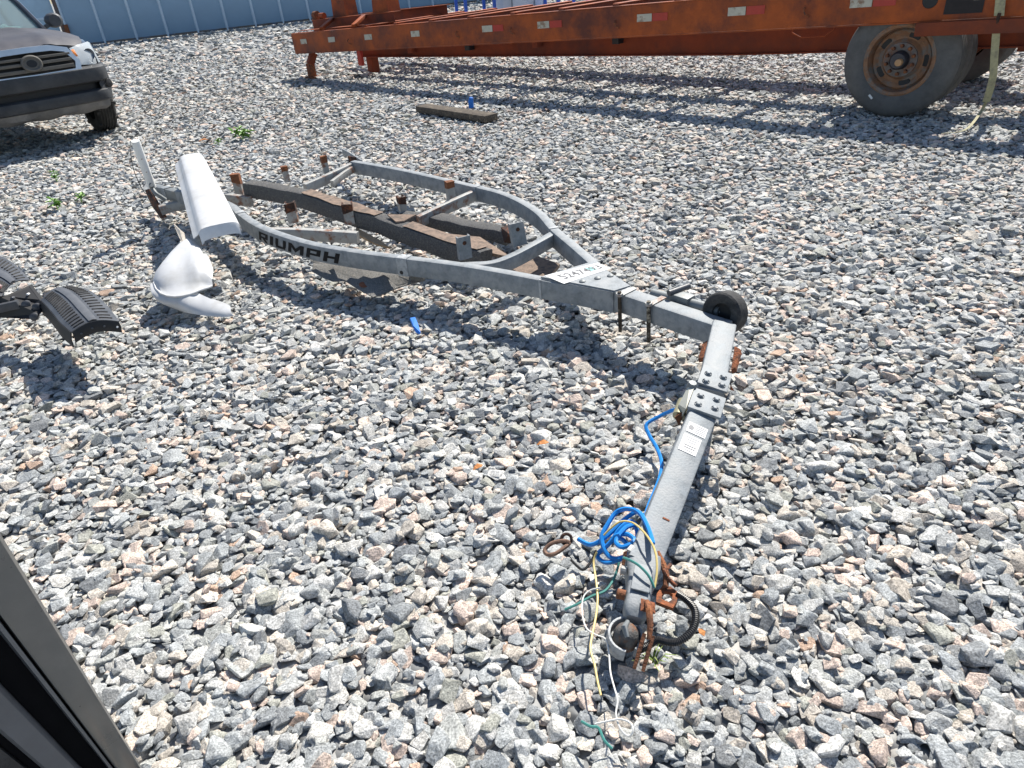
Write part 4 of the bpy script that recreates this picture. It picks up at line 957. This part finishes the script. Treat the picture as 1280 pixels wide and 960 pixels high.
cable([(723, 674, .05), (738, 681, .06), (752, 675, .08), (766, 664, .10), (780, 650, .12), (796, 640, .14), (806, 650, .13), (812, 668, .15), (816, 679, .165), (810, 660, .16), (800, 642, .16), (786, 636, .15), (771, 640, .13), (760, 655, .11), (752, 672, .09), (757, 690, .07), (766, 698, .06), (780, 696, .07), (790, 684, .09), (797, 668, .11), (790, 652, .13), (776, 660, .12), (763, 678, .09), (747, 694, .05), (757, 703, .05), (776, 699, .06), (788, 690, .08), (780, 676, .10), (770, 670, .11), (784, 668, .12), (793, 676, .13), (778, 684, .12), (770, 676, .12), (782, 660, .13), (796, 655, .13)], .0072, blue_w, 'blue_cable', 'tangled coil of thick blue cable lying over the end of the tongue', 'cable')
MB_ = MB().tube(px([(787, 690, .13), (792, 684, .135)]), .011, 10).build('cable_connector', white_w); tag(rebase(MB_), 'small white plastic connector tucked into the blue cable coil', 'connector')
cable([(755, 669, .12), (764, 660, .14), (776, 652, .16), (790, 653, .17), (803, 663, .175), (814, 678, .17), (820, 694, .16), (821, 715, .14), (818, 735, .12)], .0031, yellow_w, 'yellow_wire', 'yellow wire looping over the blue coil and down to the rusty shackle', 'wire', 6)
cable([(746, 690, .08), (742, 703, .06), (745, 725, .05), (747, 748, .05), (745, 770, .045), (740, 795, .045), (738, 812, .045), (743, 830, .045), (747, 852, .04), (751, 869, .035)], .0031, yellow_w, 'yellow_wire', 'yellow wire hanging free across the gravel left of the coupler', 'wire', 6)
cable([(750, 735, .06), (738, 738, .05), (729, 747, .045), (728, 768, .045), (733, 785, .045), (744, 793, .045), (757, 799, .045), (761, 815, .045), (763, 840, .045), (768, 860, .045), (772, 875, .045), (770, 893, .04), (775, 910, .035), (785, 920, .03), (791, 914, .04), (788, 904, .045), (775, 899, .045), (757, 902, .04), (744, 905, .035)], .0022, white_w, 'white_wire', 'thin white wire trailing to a loop on the gravel in front of the coupler', 'wire', 6)
cable([(779, 697, .14), (789, 701, .15), (800, 708, .15), (811, 720, .14), (818, 735, .12)], .0038, green_w, 'green_wire', 'green wire lying across the top of the coupler', 'wire', 6)
cable([(774, 703, .07), (768, 722, .05), (757, 738, .045), (740, 745, .045), (722, 755, .04), (706, 762, .03)], .0036, green_w, 'green_wire', 'dull green wire ending in a splice on the gravel beside the coupler', 'wire', 6)
cable([(727, 902, .04), (738, 908, .05), (748, 910, .045), (755, 925, .04), (765, 936, .03)], .0034, green_w, 'green_wire', 'short green wire end poking out of the gravel beside the white loop', 'wire', 6)
cable([(745, 688, .07), (740, 700, .055), (730, 712, .045), (722, 708, .045), (714, 700, .04)], .004, black, 'black_wire', 'short black wire beside the blue cable coil', 'wire', 6)
# corrugated conduit
P = smooth_path(px([(846, 742, .075), (858, 750, .07), (868, 762, .065), (869, 778, .06), (862, 792, .055), (848, 802, .05), (835, 803, .05), (822, 800, .05), (812, 806, .045), (800, 812, .045)]), 26)
o = MB().tube(P, [.0088 + (.0020 if (i // 2) % 2 else 0) for i in range(len(P))], 10).build('corrugated_conduit', mat('black_conduit', (.018, .018, .02), .35, 0, .3, 40)); tag(rebase(o), 'black corrugated conduit curling around the rusty shackle to the coupler', 'conduit')
# rusty snap hook lying free on the stones
c_ = at(694, 687, .06); hk = thing('snap_hook', 'rusty steel hook with a chain link lying on the stones left of the blue coil', 'hook', V3((c_.x, c_.y, .03)))
MB().tube(smooth_path(px([(712, 678, .065), (704, 676, .07), (690, 679, .065), (681, 687, .055), (684, 693, .05), (694, 692, .055), (706, 684, .06), (712, 679, .06)]), 5), .0064, 9).build('hook', mat('pale_rusty_steel', (.22, .13, .09), .7, .2, .35, 60, (.10, .05, .03), .4), hk)
rg = [at(708, 674, .07) + V3((.016 * math.cos(a), .010 * math.sin(a), .012 * math.sin(a))) for a in [i * math.pi / 6 for i in range(13)]]
MB().tube(rg, .005, 7, False).build('chain_link', darkrust, hk)

# ------------------------------------------------------------------ dark pickup truck
YAW = R(46); TS = 1.0; TZ = 1.09
te = V3((math.cos(YAW), math.sin(YAW), 0)); tf = V3((math.sin(YAW), -math.cos(YAW), 0))      # to the truck's left (right in the picture), forward
wpos = at(125, 163.5, 0); wpos.z = 0
tcen = wpos - te * .77 * TS
pk = thing('pickup_truck', 'dusty dark grey pickup truck with a missing grille badge parked on the gravel', 'pickup truck', tcen)
def T(x, y, z): return tcen + te * (x * TS) + tf * (y * TS) + Z * (z * TZ)
def loft_sections(secs):
    """secs: lists of local points of equal number; closed rings"""
    mb = MB(); n_ = len(secs[0])
    for s_ in secs: mb.v += [T(*q) for q in s_]
    for i in range(len(secs) - 1):
        for k_ in range(n_):
            a = i * n_ + k_; b = i * n_ + (k_ + 1) % n_; mb.f.append((a, b, b + n_, a + n_))
    mb.f.append(tuple(range(n_))); mb.f.append(tuple((len(secs) - 1) * n_ + k_ for k_ in reversed(range(n_)))); return mb
def ring(y, w_, zt, zb_, crown=.03, sh=.0):
    h_ = zt - zb_
    half = [(0, zt + crown), (w_ * .45, zt + crown * .85), (w_ * .80, zt + crown * .2), (w_ * .93, zt - .03), (w_ * .99, zt - .12), (w_, zt - h_ * .45), (w_ * .98, zb_ + .04), (w_ * .90, zb_)]
    return [(x, y, z) for x, z in half] + [(-x, y, z) for x, z in reversed(half[1:])]
loft_sections([ring(.70, .80, .98, .52, .03), ring(.55, .86, 1.03, .50, .035), ring(.35, .90, 1.065, .66), ring(0, .915, 1.09, .76), ring(-.35, .92, 1.11, .66), ring(-.48, .92, 1.12, .42), ring(-.80, .92, 1.14, .42), ring(-2.2, .92, 1.13, .42), ring(-2.75, .92, 1.13, .45), ring(-3.0, .92, 1.13, .75), ring(-3.4, .92, 1.13, .75), ring(-3.7, .92, 1.13, .5), ring(-4.35, .90, 1.12, .5)]).build('body', truck_p, pk)
# hood skin a little proud of the body
rows = []
for y, w_, z in ((.715, .66, 1.00), (.60, .74, 1.045), (.42, .79, 1.085), (.1, .81, 1.115), (-.3, .82, 1.145), (-.72, .82, 1.165)):
    rows.append([T(w_ * f_, y - .05 * abs(f_) ** 2, z + .035 * (1 - f_ * f_) - .025 * abs(f_) ** 4 + (.012 if .35 < abs(f_) < .6 else 0)) for f_ in [i / 10 - 1 for i in range(21)]])
MB().sheet(rows, .012).build('hood', truck_h, pk)
# cab with windows
cabr = lambda y, w_, zt: [(x, y, z) for x, z in ((0, zt + .02), (w_ * .6, zt + .01), (w_ * .93, zt - .04), (w_, zt - .10), (.80, 1.12), (-.80, 1.12), (-w_, zt - .10), (-w_ * .93, zt - .04), (-w_ * .6, zt + .01))]
def cring(y, w_, z): return [(0, y, z + .025), (w_ * .5, y, z + .02), (w_ * .9, y - .01, z), (w_, y - .02, z - .03), (w_ + .0, y - .02, 1.10), (-w_, y - .02, 1.10), (-w_, y - .02, z - .03), (-w_ * .9, y - .01, z), (-w_ * .5, y, z + .02)]
roof = loft_sections([[(x, y, z) for x, y, z in r_] for r_ in ([(0, -1.48, 1.74), (.35, -1.49, 1.735), (.56, -1.51, 1.715), (.62, -1.53, 1.69), (.62, -1.53, 1.66), (0, -1.5, 1.69), (-.62, -1.53, 1.66), (-.62, -1.53, 1.69), (-.56, -1.51, 1.715), (-.35, -1.49, 1.735)], [(0, -2.0, 1.77), (.35, -2.0, 1.765), (.58, -2.0, 1.745), (.64, -2.0, 1.71), (.64, -2.0, 1.68), (0, -2, 1.71), (-.64, -2.0, 1.68), (-.64, -2.0, 1.71), (-.58, -2.0, 1.745), (-.35, -2.0, 1.765)], [(0, -2.7, 1.72), (.35, -2.7, 1.715), (.56, -2.7, 1.70), (.62, -2.7, 1.66), (.62, -2.7, 1.63), (0, -2.7, 1.66), (-.62, -2.7, 1.63), (-.62, -2.7, 1.66), (-.56, -2.7, 1.70), (-.35, -2.7, 1.715)])]).build('roof', truck_p, pk)
MB().sheet([[T(w_ * f_, y - .08 * f_ * f_, z) for f_ in [i / 6 - 1 for i in range(13)]] for y, w_, z in ((-.74, .76, 1.155), (-1.1, .69, 1.43), (-1.47, .60, 1.70))], .006).build('windscreen', glass_m, pk)
for sx in (-1, 1):
    MB().tube([T(sx * .80, -.76, 1.13), T(sx * .73, -1.16, 1.43), T(sx * .62, -1.55, 1.69)], .035, 8).build('pillar', truck_p, pk)
    MB().tube([T(sx * .81, -2.0, 1.12), T(sx * .63, -2.02, 1.70)], .035, 8).build('pillar', truck_p, pk)
    MB().tube([T(sx * .81, -2.65, 1.12), T(sx * .62, -2.62, 1.66)], .04, 8).build('pillar', truck_p, pk)
    MB().sheet([[T(sx * .80, -.85, 1.13), T(sx * .80, -1.95, 1.13)], [T(sx * .71, -1.22, 1.42), T(sx * .71, -1.97, 1.42)], [T(sx * .63, -1.54, 1.66), T(sx * .63, -1.99, 1.67)]], .006).build('side_window', glass_m, pk)
    MB().sheet([[T(sx * .80, -2.05, 1.13), T(sx * .80, -2.6, 1.13)], [T(sx * .63, -2.06, 1.67), T(sx * .63, -2.58, 1.65)]], .006).build('side_window', glass_m, pk)
    mo = MB().hull([T(sx * (.98 + .12 * math.cos(a) * math.cos(b)), -.86 + .06 * math.sin(b) * 1.2, 1.235 + .085 * math.sin(a) * (1 if abs(math.sin(b)) < .7 else .8)) for a in [k_ * math.pi / 6 for k_ in range(12)] for b in (-.9, -.3, .3, .9)]).build('mirror', blackp, pk)
    MB().beam(T(sx * .82, -.86, 1.16), T(sx * .92, -.86, 1.20), .06, .05, .01, top=False).build('mirror_arm', blackp, mo)
MB().sheet([[T(f_ * .6, -2.68, 1.15) for f_ in (-1, 1)], [T(f_ * .55, -2.66, 1.64) for f_ in (-1, 1)]], .006).build('rear_window', glass_m, pk)
MB().hull([T(x, y, z) for x in (-.7, .7) for y, z in ((-.82, 1.12), (-1.0, 1.16), (-1.0, 1.0), (-2.5, 1.0))]).build('dashboard', mat('dash_plastic', (.05, .05, .05), .7, 0, .2, 8), pk)
MB().sheet([[T(.05 + .34 * f_ + .02 * math.sin(9 * f_), -.80 - .16 * e_, 1.17 + .05 * e_ + .025 * math.sin(7 * f_ + e_)) for f_ in (0, .25, .5, .75, 1, 1.25, 1.5)] for e_ in (0, .5, 1)], .004).build('sun_shade', mat('pale_green_paper', (.55, .72, .66), .7, 0, .1, 8), pk)
for sx in (-.36, .36): MB().hull([T(sx + x, y, z) for x in (-.22, .22) for y, z in ((-1.7, 1.0), (-1.95, 1.0), (-1.85, 1.45), (-2.0, 1.45))] + [T(sx + x, -1.92, 1.58) for x in (-.1, .1)]).build('seat', mat('seat_cloth', (.16, .15, .14), .9, 0, .2, 20), pk)
# front: bumper bar, intake, valance, grille, lamps
def front_band(z0, z1, x1, yc, wrap, bul, M, name, par=pk, depth=.16, x0=None):
    rows = []
    N_ = 29
    for i in range(N_):
        f_ = i / (N_ - 1) * 2 - 1; x = f_ * x1; y = yc - .05 * f_ * f_ - wrap * max(0, (abs(f_) - .72) / .28) ** 2.2
        rows.append([T(x, y - depth, z1), T(x, y - .02, z1), T(x, y + bul * .6, z1 - (z1 - z0) * .12), T(x, y + bul, (z0 + z1) / 2), T(x, y + bul * .6, z0 + (z1 - z0) * .12), T(x, y - .02, z0), T(x, y - depth, z0)])
    return MB().sheet(rows, .008).build(name, M, par)
bp_ = front_band(.625, .785, .93, .90, .40, .035, truck_b, 'bumper')
front_band(.43, .545, .90, .915, .42, .03, truck_b, 'lower_bumper', bp_, .2)
front_band(.535, .635, .86, .84, .36, .0, black, 'air_intake', bp_, .12)
rows = []
for i in range(25):
    f_ = i / 24 * 2 - 1; rows.append([T(f_ * .74, .90 - .05 * f_ * f_, .44), T(f_ * .73, .86 - .05 * f_ * f_, .37 + .012 * math.sin(i * .7) + .004 * math.sin(i * 2.1)), T(f_ * .70, .72, .32 + .01 * math.sin(i * .9))])
MB().sheet(rows, .006).build('undertray', valance, bp_)
for sx in (-1, 1):
    MB().hull([T(sx * x, y, z) for x, y, z in ((.66, .88, .60), (.70, .86, .655), (.88, .66, .66), (.90, .60, .56), (.80, .78, .42), (.70, .87, .44), (.86, .52, .44))]).build('fog_lamp_pod', truck_b, bp_)
    MB().lathe(T(sx * .80, .80, .585), (te * .55 * sx + tf).normalized(), [(.01, .0), (.02, .0), (.012, .05), (.0, .055)], 16).build('fog_lamp', black, bp_)
    hl = MB().hull([T(sx * x, y, z) for x, y, z in ((.525, .83, .815), (.50, .77, .985), (.62, .72, 1.005), (.80, .58, 1.02), (.865, .46, 1.00), (.885, .44, .93), (.86, .60, .80), (.74, .75, .795), (.64, .805, .80), (.70, .79, .90), (.80, .68, .91))]).build('headlight', lens_m, pk)
    MB().hull([T(sx * x, y, z) for x, y, z in ((.57, .75, .83), (.55, .71, .97), (.80, .54, .99), (.85, .44, .95), (.83, .56, .82), (.70, .70, .82))]).build('reflector', chrome, hl)
    MB().lathe(T(sx * .70, .735, .90), tf, [(-.02, .062), (.03, .066), (.02, .05), (-.01, .0)], 20).build('lamp_bowl', mat('dark_lamp', (.10, .12, .15), .25, .6), hl)
    MB().hull([T(sx * x, y, z) for x, y, z in ((.505, .85, .90), (.495, .82, .97), (.53, .81, .975), (.545, .84, .90), (.525, .86, .93))]).build('amber_lamp', amber, hl)
    MB().hull([T(sx * x, y, z) for x, y, z in ((.87, .56, .80), (.89, .44, .86), (.905, .42, .82), (.90, .50, .775), (.865, .60, .775))]).build('corner_trim', blackp, pk)
def gpt(x, z, d): return T(x, .895 - .05 * (x / .9) ** 2 * 1.3 - (z - .79) * .22 + d, z)
shape = lambda k_: [(-.45 - k_, .79 - k_), (-.48 - k_, .86), (-.40 - k_ * .9, .965 + k_ * .7), (-.26, .99 + k_), (0, .995 + k_), (.26, .99 + k_), (.40 + k_ * .9, .965 + k_ * .7), (.48 + k_, .86), (.45 + k_, .79 - k_), (0, .785 - k_)]
o_s, i_s = shape(.055), shape(0)
mb = MB()
for d_ in (.0, -.05):
    for q in o_s + i_s: mb.v.append(gpt(q[0], q[1], d_ + .02))
n_ = len(o_s)
for i in range(n_):
    j = (i + 1) % n_; mb.f += [(i, j, j + n_, i + n_), (i + 2*n_, i + 3*n_, j + 3*n_, j + 2*n_), (i, i + 2*n_, j + 2*n_, j), (i + n_, j + n_, j + 3*n_, i + 3*n_)]
gr = mb.build('grille_surround', chrome, pk)
MB().prism([gpt(x, z, -.045) for x, z in i_s], -tf * .01).build('grille_backing', black, gr, smooth=False)
for z0, h_ in ((.955, .028), (.905, .034), (.845, .040)):
    MB().sweep([gpt(x, z0, .0) for x in (-.45, -.34, -.17, 0, .17, .34, .45)], .05, h_, .006).build('grille_bar', mat('brown_grey_plastic', (.12, .11, .095), .6, 0, .2, 9), gr)
rg = [gpt(.098 * math.cos(a), .893 + .068 * math.sin(a), .034) for a in [i * 2 * math.pi / 28 for i in range(29)]]
MB().tube(rg, .017, 9, False).build('badge_ring', MATS['brown_grey_plastic'], gr)
MB().prism([gpt(.092 * math.cos(a), .893 + .062 * math.sin(a), .034) for a in [i * 2 * math.pi / 24 for i in range(24)]], -tf * .008).build('badge_recess', MATS['brown_grey_plastic'], gr, smooth=False)
MB().prism([gpt(.055 * math.cos(a), .893 + .036 * math.sin(a), .038) for a in [i * 2 * math.pi / 24 for i in range(24)]], -tf * .008).build('badge_hole', black, gr, smooth=False)
# wheels, steered a little
def truck_wheel(x, y, steer):
    a = YAW + steer; ax_ = V3((math.cos(a), math.sin(a), 0)) * (1 if x > 0 else -1); c = T(x, y, .415 / TZ - .005); r_ = .415 * TS; w_ = .255 * TS; h_ = w_ / 2
    prof = [(-h_*.8, r_*.62), (-h_, r_*.72), (-h_, r_*.88), (-h_*.86, r_*.96), (-h_*.7, r_)]
    for k_ in range(5):
        xx = -h_*.56 + k_ * h_ * .28; prof += [(xx - .012, r_), (xx - .008, r_ - .010), (xx + .008, r_ - .010), (xx + .012, r_)]
    prof += [(h_*.7, r_), (h_*.86, r_*.96), (h_, r_*.88), (h_, r_*.72), (h_*.8, r_*.62)]
    wt = MB().lathe(c, ax_, prof, 44, True).build('wheel', mat('dark_tyre', (.035, .034, .033), .85, 0, .3, 12, (.09, .085, .08), .3, .25, 120, .25, sharp=.3), pk)
    MB().lathe(c, ax_, [(h_*.8, r_*.63), (h_*.86, r_*.60), (h_*.4, r_*.5), (h_*.5, r_*.2), (h_*.62, 0)], 30).build('rim', mat('grey_alloy', (.35, .36, .37), .4, .7, .1, 9), wt)
    for k_ in range(26):
        th = 2 * math.pi * k_ / 26; d_ = Z * math.cos(th) + V3((-ax_.y, ax_.x, 0)) * math.sin(th)
        for sd_ in (-1, 1): MB().box(c + d_ * r_ * .985 + ax_ * h_ * .80 * sd_, (.05, .04, .03), (ax_, ax_.cross(d_), d_), .004).build('tread_block', MATS['dark_tyre'], wt) if (k_ % 2 == (sd_ > 0) and x > 0 and y > -1) else None
truck_wheel(.85, 0, R(-6)); truck_wheel(-.77, 0, R(-6)); truck_wheel(.77, -3.2, 0); truck_wheel(-.77, -3.2, 0)
MB().box(T(0, -1.6, .42), (1.2 * TS, 3.8 * TS, .14 * TS), (te, tf, Z), .03).build('chassis', black, pk)
MB().box(T(0, .1, .58), (1.45 * TS, .95 * TS, .20 * TS), (te, tf, Z), .03).build('wheel_well_liner', black, pk)

# ------------------------------------------------------------------ folding step at the left edge
sz = .235
st = thing('folding_step', 'black ribbed plastic folding step with a bolted hinge bracket beside the white fairing', 'step', at(40, 420, 0))
def tread(pts_back, pts_front, name, par, depth, z0, z1):
    """ribbed tread: pts_back and pts_front run along the two long edges"""
    A = smooth_path([at(x, y, z0) for x, y in pts_back], 5); B = smooth_path([at(x, y, z1) for x, y in pts_front], 5); n_ = min(len(A), len(B)); rows = []
    for i in range(n_):
        f_ = i / (n_ - 1); row = []
        for j in range(13):
            g_ = j / 12; q = A[int(f_ * (len(A) - 1))].lerp(B[int(f_ * (len(B) - 1))], g_); row.append(q + Z * (.030 * math.sin(g_ * math.pi) + .014 * math.sin(f_ * math.pi)))
        rows.append(row)
    o = MB().sheet(rows, .006).build(name, blackp, par)
    for i in range(2, n_ - 1):
        for g0, g1 in ((.10, .36), (.70, .92)):
            a, b = rows[i][int(g0 * 12)], rows[i][int(g1 * 12)]; MB().sweep([a + Z * .0115, rows[i][int((g0 + g1) * 6)] + Z * .0115, b + Z * .0115], .009, .009, .002).build('rib', rubber, o)
    MB().sheet([[r_[5] + Z * .008, r_[6] + Z * .011, r_[7] + Z * .008] for r_ in rows[2:]], .004).build('raised_band', mat('pale_black_plastic', (.10, .105, .115), .5, 0, .2, 20), o)
    return o, rows
o, rows = tread([(92, 360), (106, 364), (119, 371), (135, 386), (149, 403)], [(52, 376), (60, 385), (69, 396), (78, 407), (90, 416)], 'tread', st, .1, sz, sz + .01)
f_edge = [r_[-1] for r_ in rows]; e_edge = rows[-1]
MB().sheet([[q + Z * .002, q - Z * .03 + V3((-.006, -.012, 0)), q - Z * .065 + V3((-.004, -.020, 0))] for q in f_edge], .006).build('front_skirt', black, o)
MB().sheet([[q + Z * .002, q - Z * .02 + V3((.006, -.008, 0)), q - Z * .05 + V3((.002, -.012, 0))] for q in e_edge], .006).build('end_skirt', black, o)
for j in (1, 4, 7, 10): MB().lathe(e_edge[j] - Z * .024 + V3((.008, -.010, 0)), V3((.4, -.85, .3)), [(-.002, .005), (.003, .005), (.004, 0)], 8).build('rivet', label_w if j == 1 else blackp, o)
o2, rows2 = tread([(-46, 318), (-18, 319), (4, 325), (22, 336), (37, 351)], [(-60, 372), (-42, 374), (-22, 374), (-6, 373), (2, 371)], 'tread', st, .1, sz + .05, sz + .05)
br = MB().prism([at(x, y, z) for x, y, z in ((-40, 378, .27), (2, 372, .28), (36, 357, .285), (51, 377, .24), (49, 392, .20), (42, 399, .18), (0, 397, .18), (-40, 400, .17))], V3((.006, .018, 0))).build('bracket', black, st, smooth=False)
for x, y, z, r_ in ((34, 380, .235, .022), (47, 383, .222, .020), (44, 395, .195, .020), (17, 372, .27, .009), (36, 367, .27, .006)):
    MB().lathe(at(x, y, z) + V3((.0, -.008, 0)), V3((.35, -.9, .25)), [(-.02, r_), (.012, r_), (.016, r_ * .7), (.017, 0)], 14).build('pivot_bolt', blackp if r_ > .008 else label_w, br)
MB().beam(at(-30, 392, .23), at(24, 380, .245), .03, .045, .006, top=False).build('link_arm', blackp, br)
MB().hull([at(x, y, z) for x, y, z in ((-12, 352, .31), (0, 352, .32), (7, 357, .31), (4, 364, .295), (-12, 372, .29), (-2, 358, .335))]).build('red_light', mat('dusty_red_lens', (.20, .08, .075), .4, 0, .3, 30, (.40, .36, .34), .4), o2, smooth=False)
for xx in (-95, -150):
    q = at(xx, 385, .21); MB().box(V3((q.x, q.y, .10)), (.05, .05, .26), None, .005).build('support_post', black, st)
MB().beam(at(-160, 386, .21), at(-30, 386, .21), .05, .05, .006, top=False).build('support_bar', black, st)

# ------------------------------------------------------------------ open vehicle door at the lower left corner
dO = at(180, 964, 0); dO = V3((dO.x, dO.y, 0)); bd = dO.normalized(); dl = V3((-bd.y, bd.x, 0))         # bearing from the camera, and to its left
if dl.x > 0: dl = -dl
dr = thing('vehicle_door', 'grey painted vehicle door edge with black rubber seal and dark inner panel', 'car door', dO)
DH = 1.25
def dpt(l_, d_): return dO + dl * l_ + bd * d_
def slab(plan, name, M, z0=.0, z1=DH, sm=True):
    mb = MB(); n_ = len(plan); lv = (0, .25, .5, .75, 1)
    for f_ in lv: mb.v += [dpt(q[0] * (1 + 1.3 * f_), q[1]) + Z * (z0 + (z1 - z0) * f_) for q in plan]
    for i in range(4): mb.f += [(i * n_ + k_, i * n_ + (k_ + 1) % n_, (i + 1) * n_ + (k_ + 1) % n_, (i + 1) * n_ + k_) for k_ in range(n_)]
    mb.f += [tuple(reversed(range(n_))), tuple(4 * n_ + k_ for k_ in range(n_))]
    return mb.build(name, M, dr, smooth=sm)
slab([(.000, .012), (.003, .002), (.008, .0), (.034, .004), (.040, .010), (.043, .030), (.043, .07), (.0, .07)], 'door_edge', silver)
slab([(.0445, .012), (.049, .010), (.053, .034), (.0445, .034)], 'edge_fold', mat('blue_grey_fold', (.16, .17, .185), .4, .5, .1, 9))
slab([(.044, .036), (.086, .036), (.086, .07), (.044, .07)], 'rubber_seal', matte)
slab([(.087, .020), (.091, .012), (.120, .010), (.126, .020), (.126, .07), (.087, .07)], 'trim_ridge', trim)
slab([(.128, .026), (.138, .026), (.138, .07), (.128, .07)], 'seal_lip', matte)
slab([(.140, .016), (.20, .0), (.52, -.02), (.52, .07), (.140, .07)], 'inner_panel', panel_m)
slab([(.004, .072), (.52, .072), (.52, .09), (.004, .09)], 'outer_skin', silver)
MB().lathe(dpt(.175, .012) + Z * .50, -bd, [(-.002, .009), (.003, .008), (.004, 0)], 10).build('screw', mat('brass_screw', (.5, .34, .12), .4, .6), dr)
MB().lathe(dpt(.21, .009) + Z * .22, -bd, [(-.002, .004), (.002, .004), (.0025, 0)], 10).build('screw', label_w, dr)

# ------------------------------------------------------------------ odds and ends on the gravel
a, b = at(527, 131.5, .07), at(614, 144, .07); d_ = (b - a).normalized(); s_ = d_.cross(Z)
o = MB().box((a + b) / 2 - Z * .03, ((b - a).length, .20, .075), (d_, s_, (s_.cross(d_))), .012).build('timber', wood_d); tag(rebase(o), 'old dark timber beam lying on the gravel in front of the flatbed', 'timber')
q = at(589, 133, 0); o = MB().tube([V3((q.x, q.y, -.02)), V3((q.x, q.y, .06)), V3((q.x + .01, q.y, .105)), V3((q.x + .01, q.y, .115))], [.034, .034, .026, .010], 10).build('bottle_cap', bluep); tag(rebase(o), 'small bright blue plastic cap standing behind the dark timber beam', 'plastic cap')
P = px([(512, 399, .055), (518, 398, .055), (522, 407, .045), (525, 418, .035), (520, 416, .035), (516, 409, .05)]); o = MB().prism(P, V3((.004, .004, .006))).build('plastic_scrap', bluep, smooth=False); tag(rebase(o), 'torn bright blue plastic scrap on the gravel below the trailer rail', 'plastic scrap')
def leaf(c, yaw, l_, w_, tilt):
    d_ = V3((math.cos(yaw), math.sin(yaw), tilt)).normalized(); s_ = d_.cross(Z).normalized(); u_ = s_.cross(d_)
    return [c, c + d_ * l_ * .35 + s_ * w_ / 2 + u_ * .15 * w_, c + d_ * l_ * .7 + s_ * w_ * .35, c + d_ * l_ - Z * l_ * .2, c + d_ * l_ * .7 - s_ * w_ * .35, c + d_ * l_ * .35 - s_ * w_ / 2 + u_ * .15 * w_]
def weed(x, y, size, n_, label, M=leafm):
    b = at(x, y, 0); t = thing('weed', label, 'weed', V3((b.x, b.y, 0)), 'weeds growing through the gravel')
    ns = max(2, n_ // 9)
    for k_ in range(ns):
        an = rnd.uniform(0, 6.28); rr = rnd.uniform(.1, .5) * size; top = V3((b.x + rr * math.cos(an), b.y + rr * math.sin(an), rnd.uniform(.35, .7) * size))
        mb = MB().tube([b - Z * .03, b.lerp(top, .5) + Z * .02, top], .003, 5); stem = mb.build('stem', M, t); lm = MB()
        for j in range(n_ // ns):
            f_ = rnd.uniform(.3, 1); p_ = b.lerp(top, f_); v = leaf(p_, rnd.uniform(0, 6.28), rnd.uniform(.3, .55) * size, rnd.uniform(.14, .24) * size, rnd.uniform(-.2, .8)); lm.add(v, [(0, 1, 2), (0, 2, 3), (0, 3, 4), (0, 4, 5)])
        o = lm.build('leaves', M, stem, fix=False); o['kind'] = 'stuff'
weed(303, 173, .20, 54, 'bright green leafy weed in the gravel beyond the white fender')
weed(273, 180, .11, 18, 'tiny green weed next to the dry orange leaf in the gravel')
weed(71, 225, .13, 18, 'small green weed standing alone in the gravel in front of the pickup')
weed(73, 262, .15, 27, 'low spreading green weed between the pickup and the folding step')
weed(101, 251, .13, 18, 'small green weed beside the low spreading weed near the pickup')
b = at(817, 829, .0); gt = thing('grass_tuft', 'little tuft of yellow green grass at the tip of the coupler', 'grass', V3((b.x, b.y, 0)))
for k_ in range(16):
    an = rnd.uniform(0, 6.28); l_ = rnd.uniform(.03, .065); e_ = V3((math.cos(an), math.sin(an), 0)); p_ = b + V3((rnd.uniform(-.012, .012), rnd.uniform(-.012, .012), .0)); s_ = e_.cross(Z) * .0022; up = Z * rnd.uniform(.6, 1.2)
    mb = MB(); mb.add([p_ - s_, p_ + s_, p_ + e_ * l_ * .4 + up * l_ * .8 + s_, p_ + e_ * l_ * .4 + up * l_ * .8 - s_, p_ + e_ * l_ + up * l_ * .9], [(0, 1, 2, 3), (3, 2, 4)]); mb.build('blade', grassm, gt, fix=False)
for x, y, l_, lab in ((260, 173, .12, 'dry orange leaf on the gravel beside the tiny weed'), (686, 549, .05, 'small dry orange leaf on the stones left of the tongue hinge'), (603, 577, .045, 'brown orange leaf fragment among the stones far from the tongue'), (881, 791, .03, 'tiny orange leaf fragment beside the corrugated conduit')):
    c = at(x, y, .03); c.z = max(.015, min(hgt(c.x, c.y, .03), .05) + .006); v = leaf(c, rnd.uniform(0, 6), l_, l_ * .6, .15)
    mb = MB(); mb.prism(v, Z * .0015); o = mb.build('dry_leaf', dryleaf, smooth=False); tag(rebase(o), lab, 'leaf')
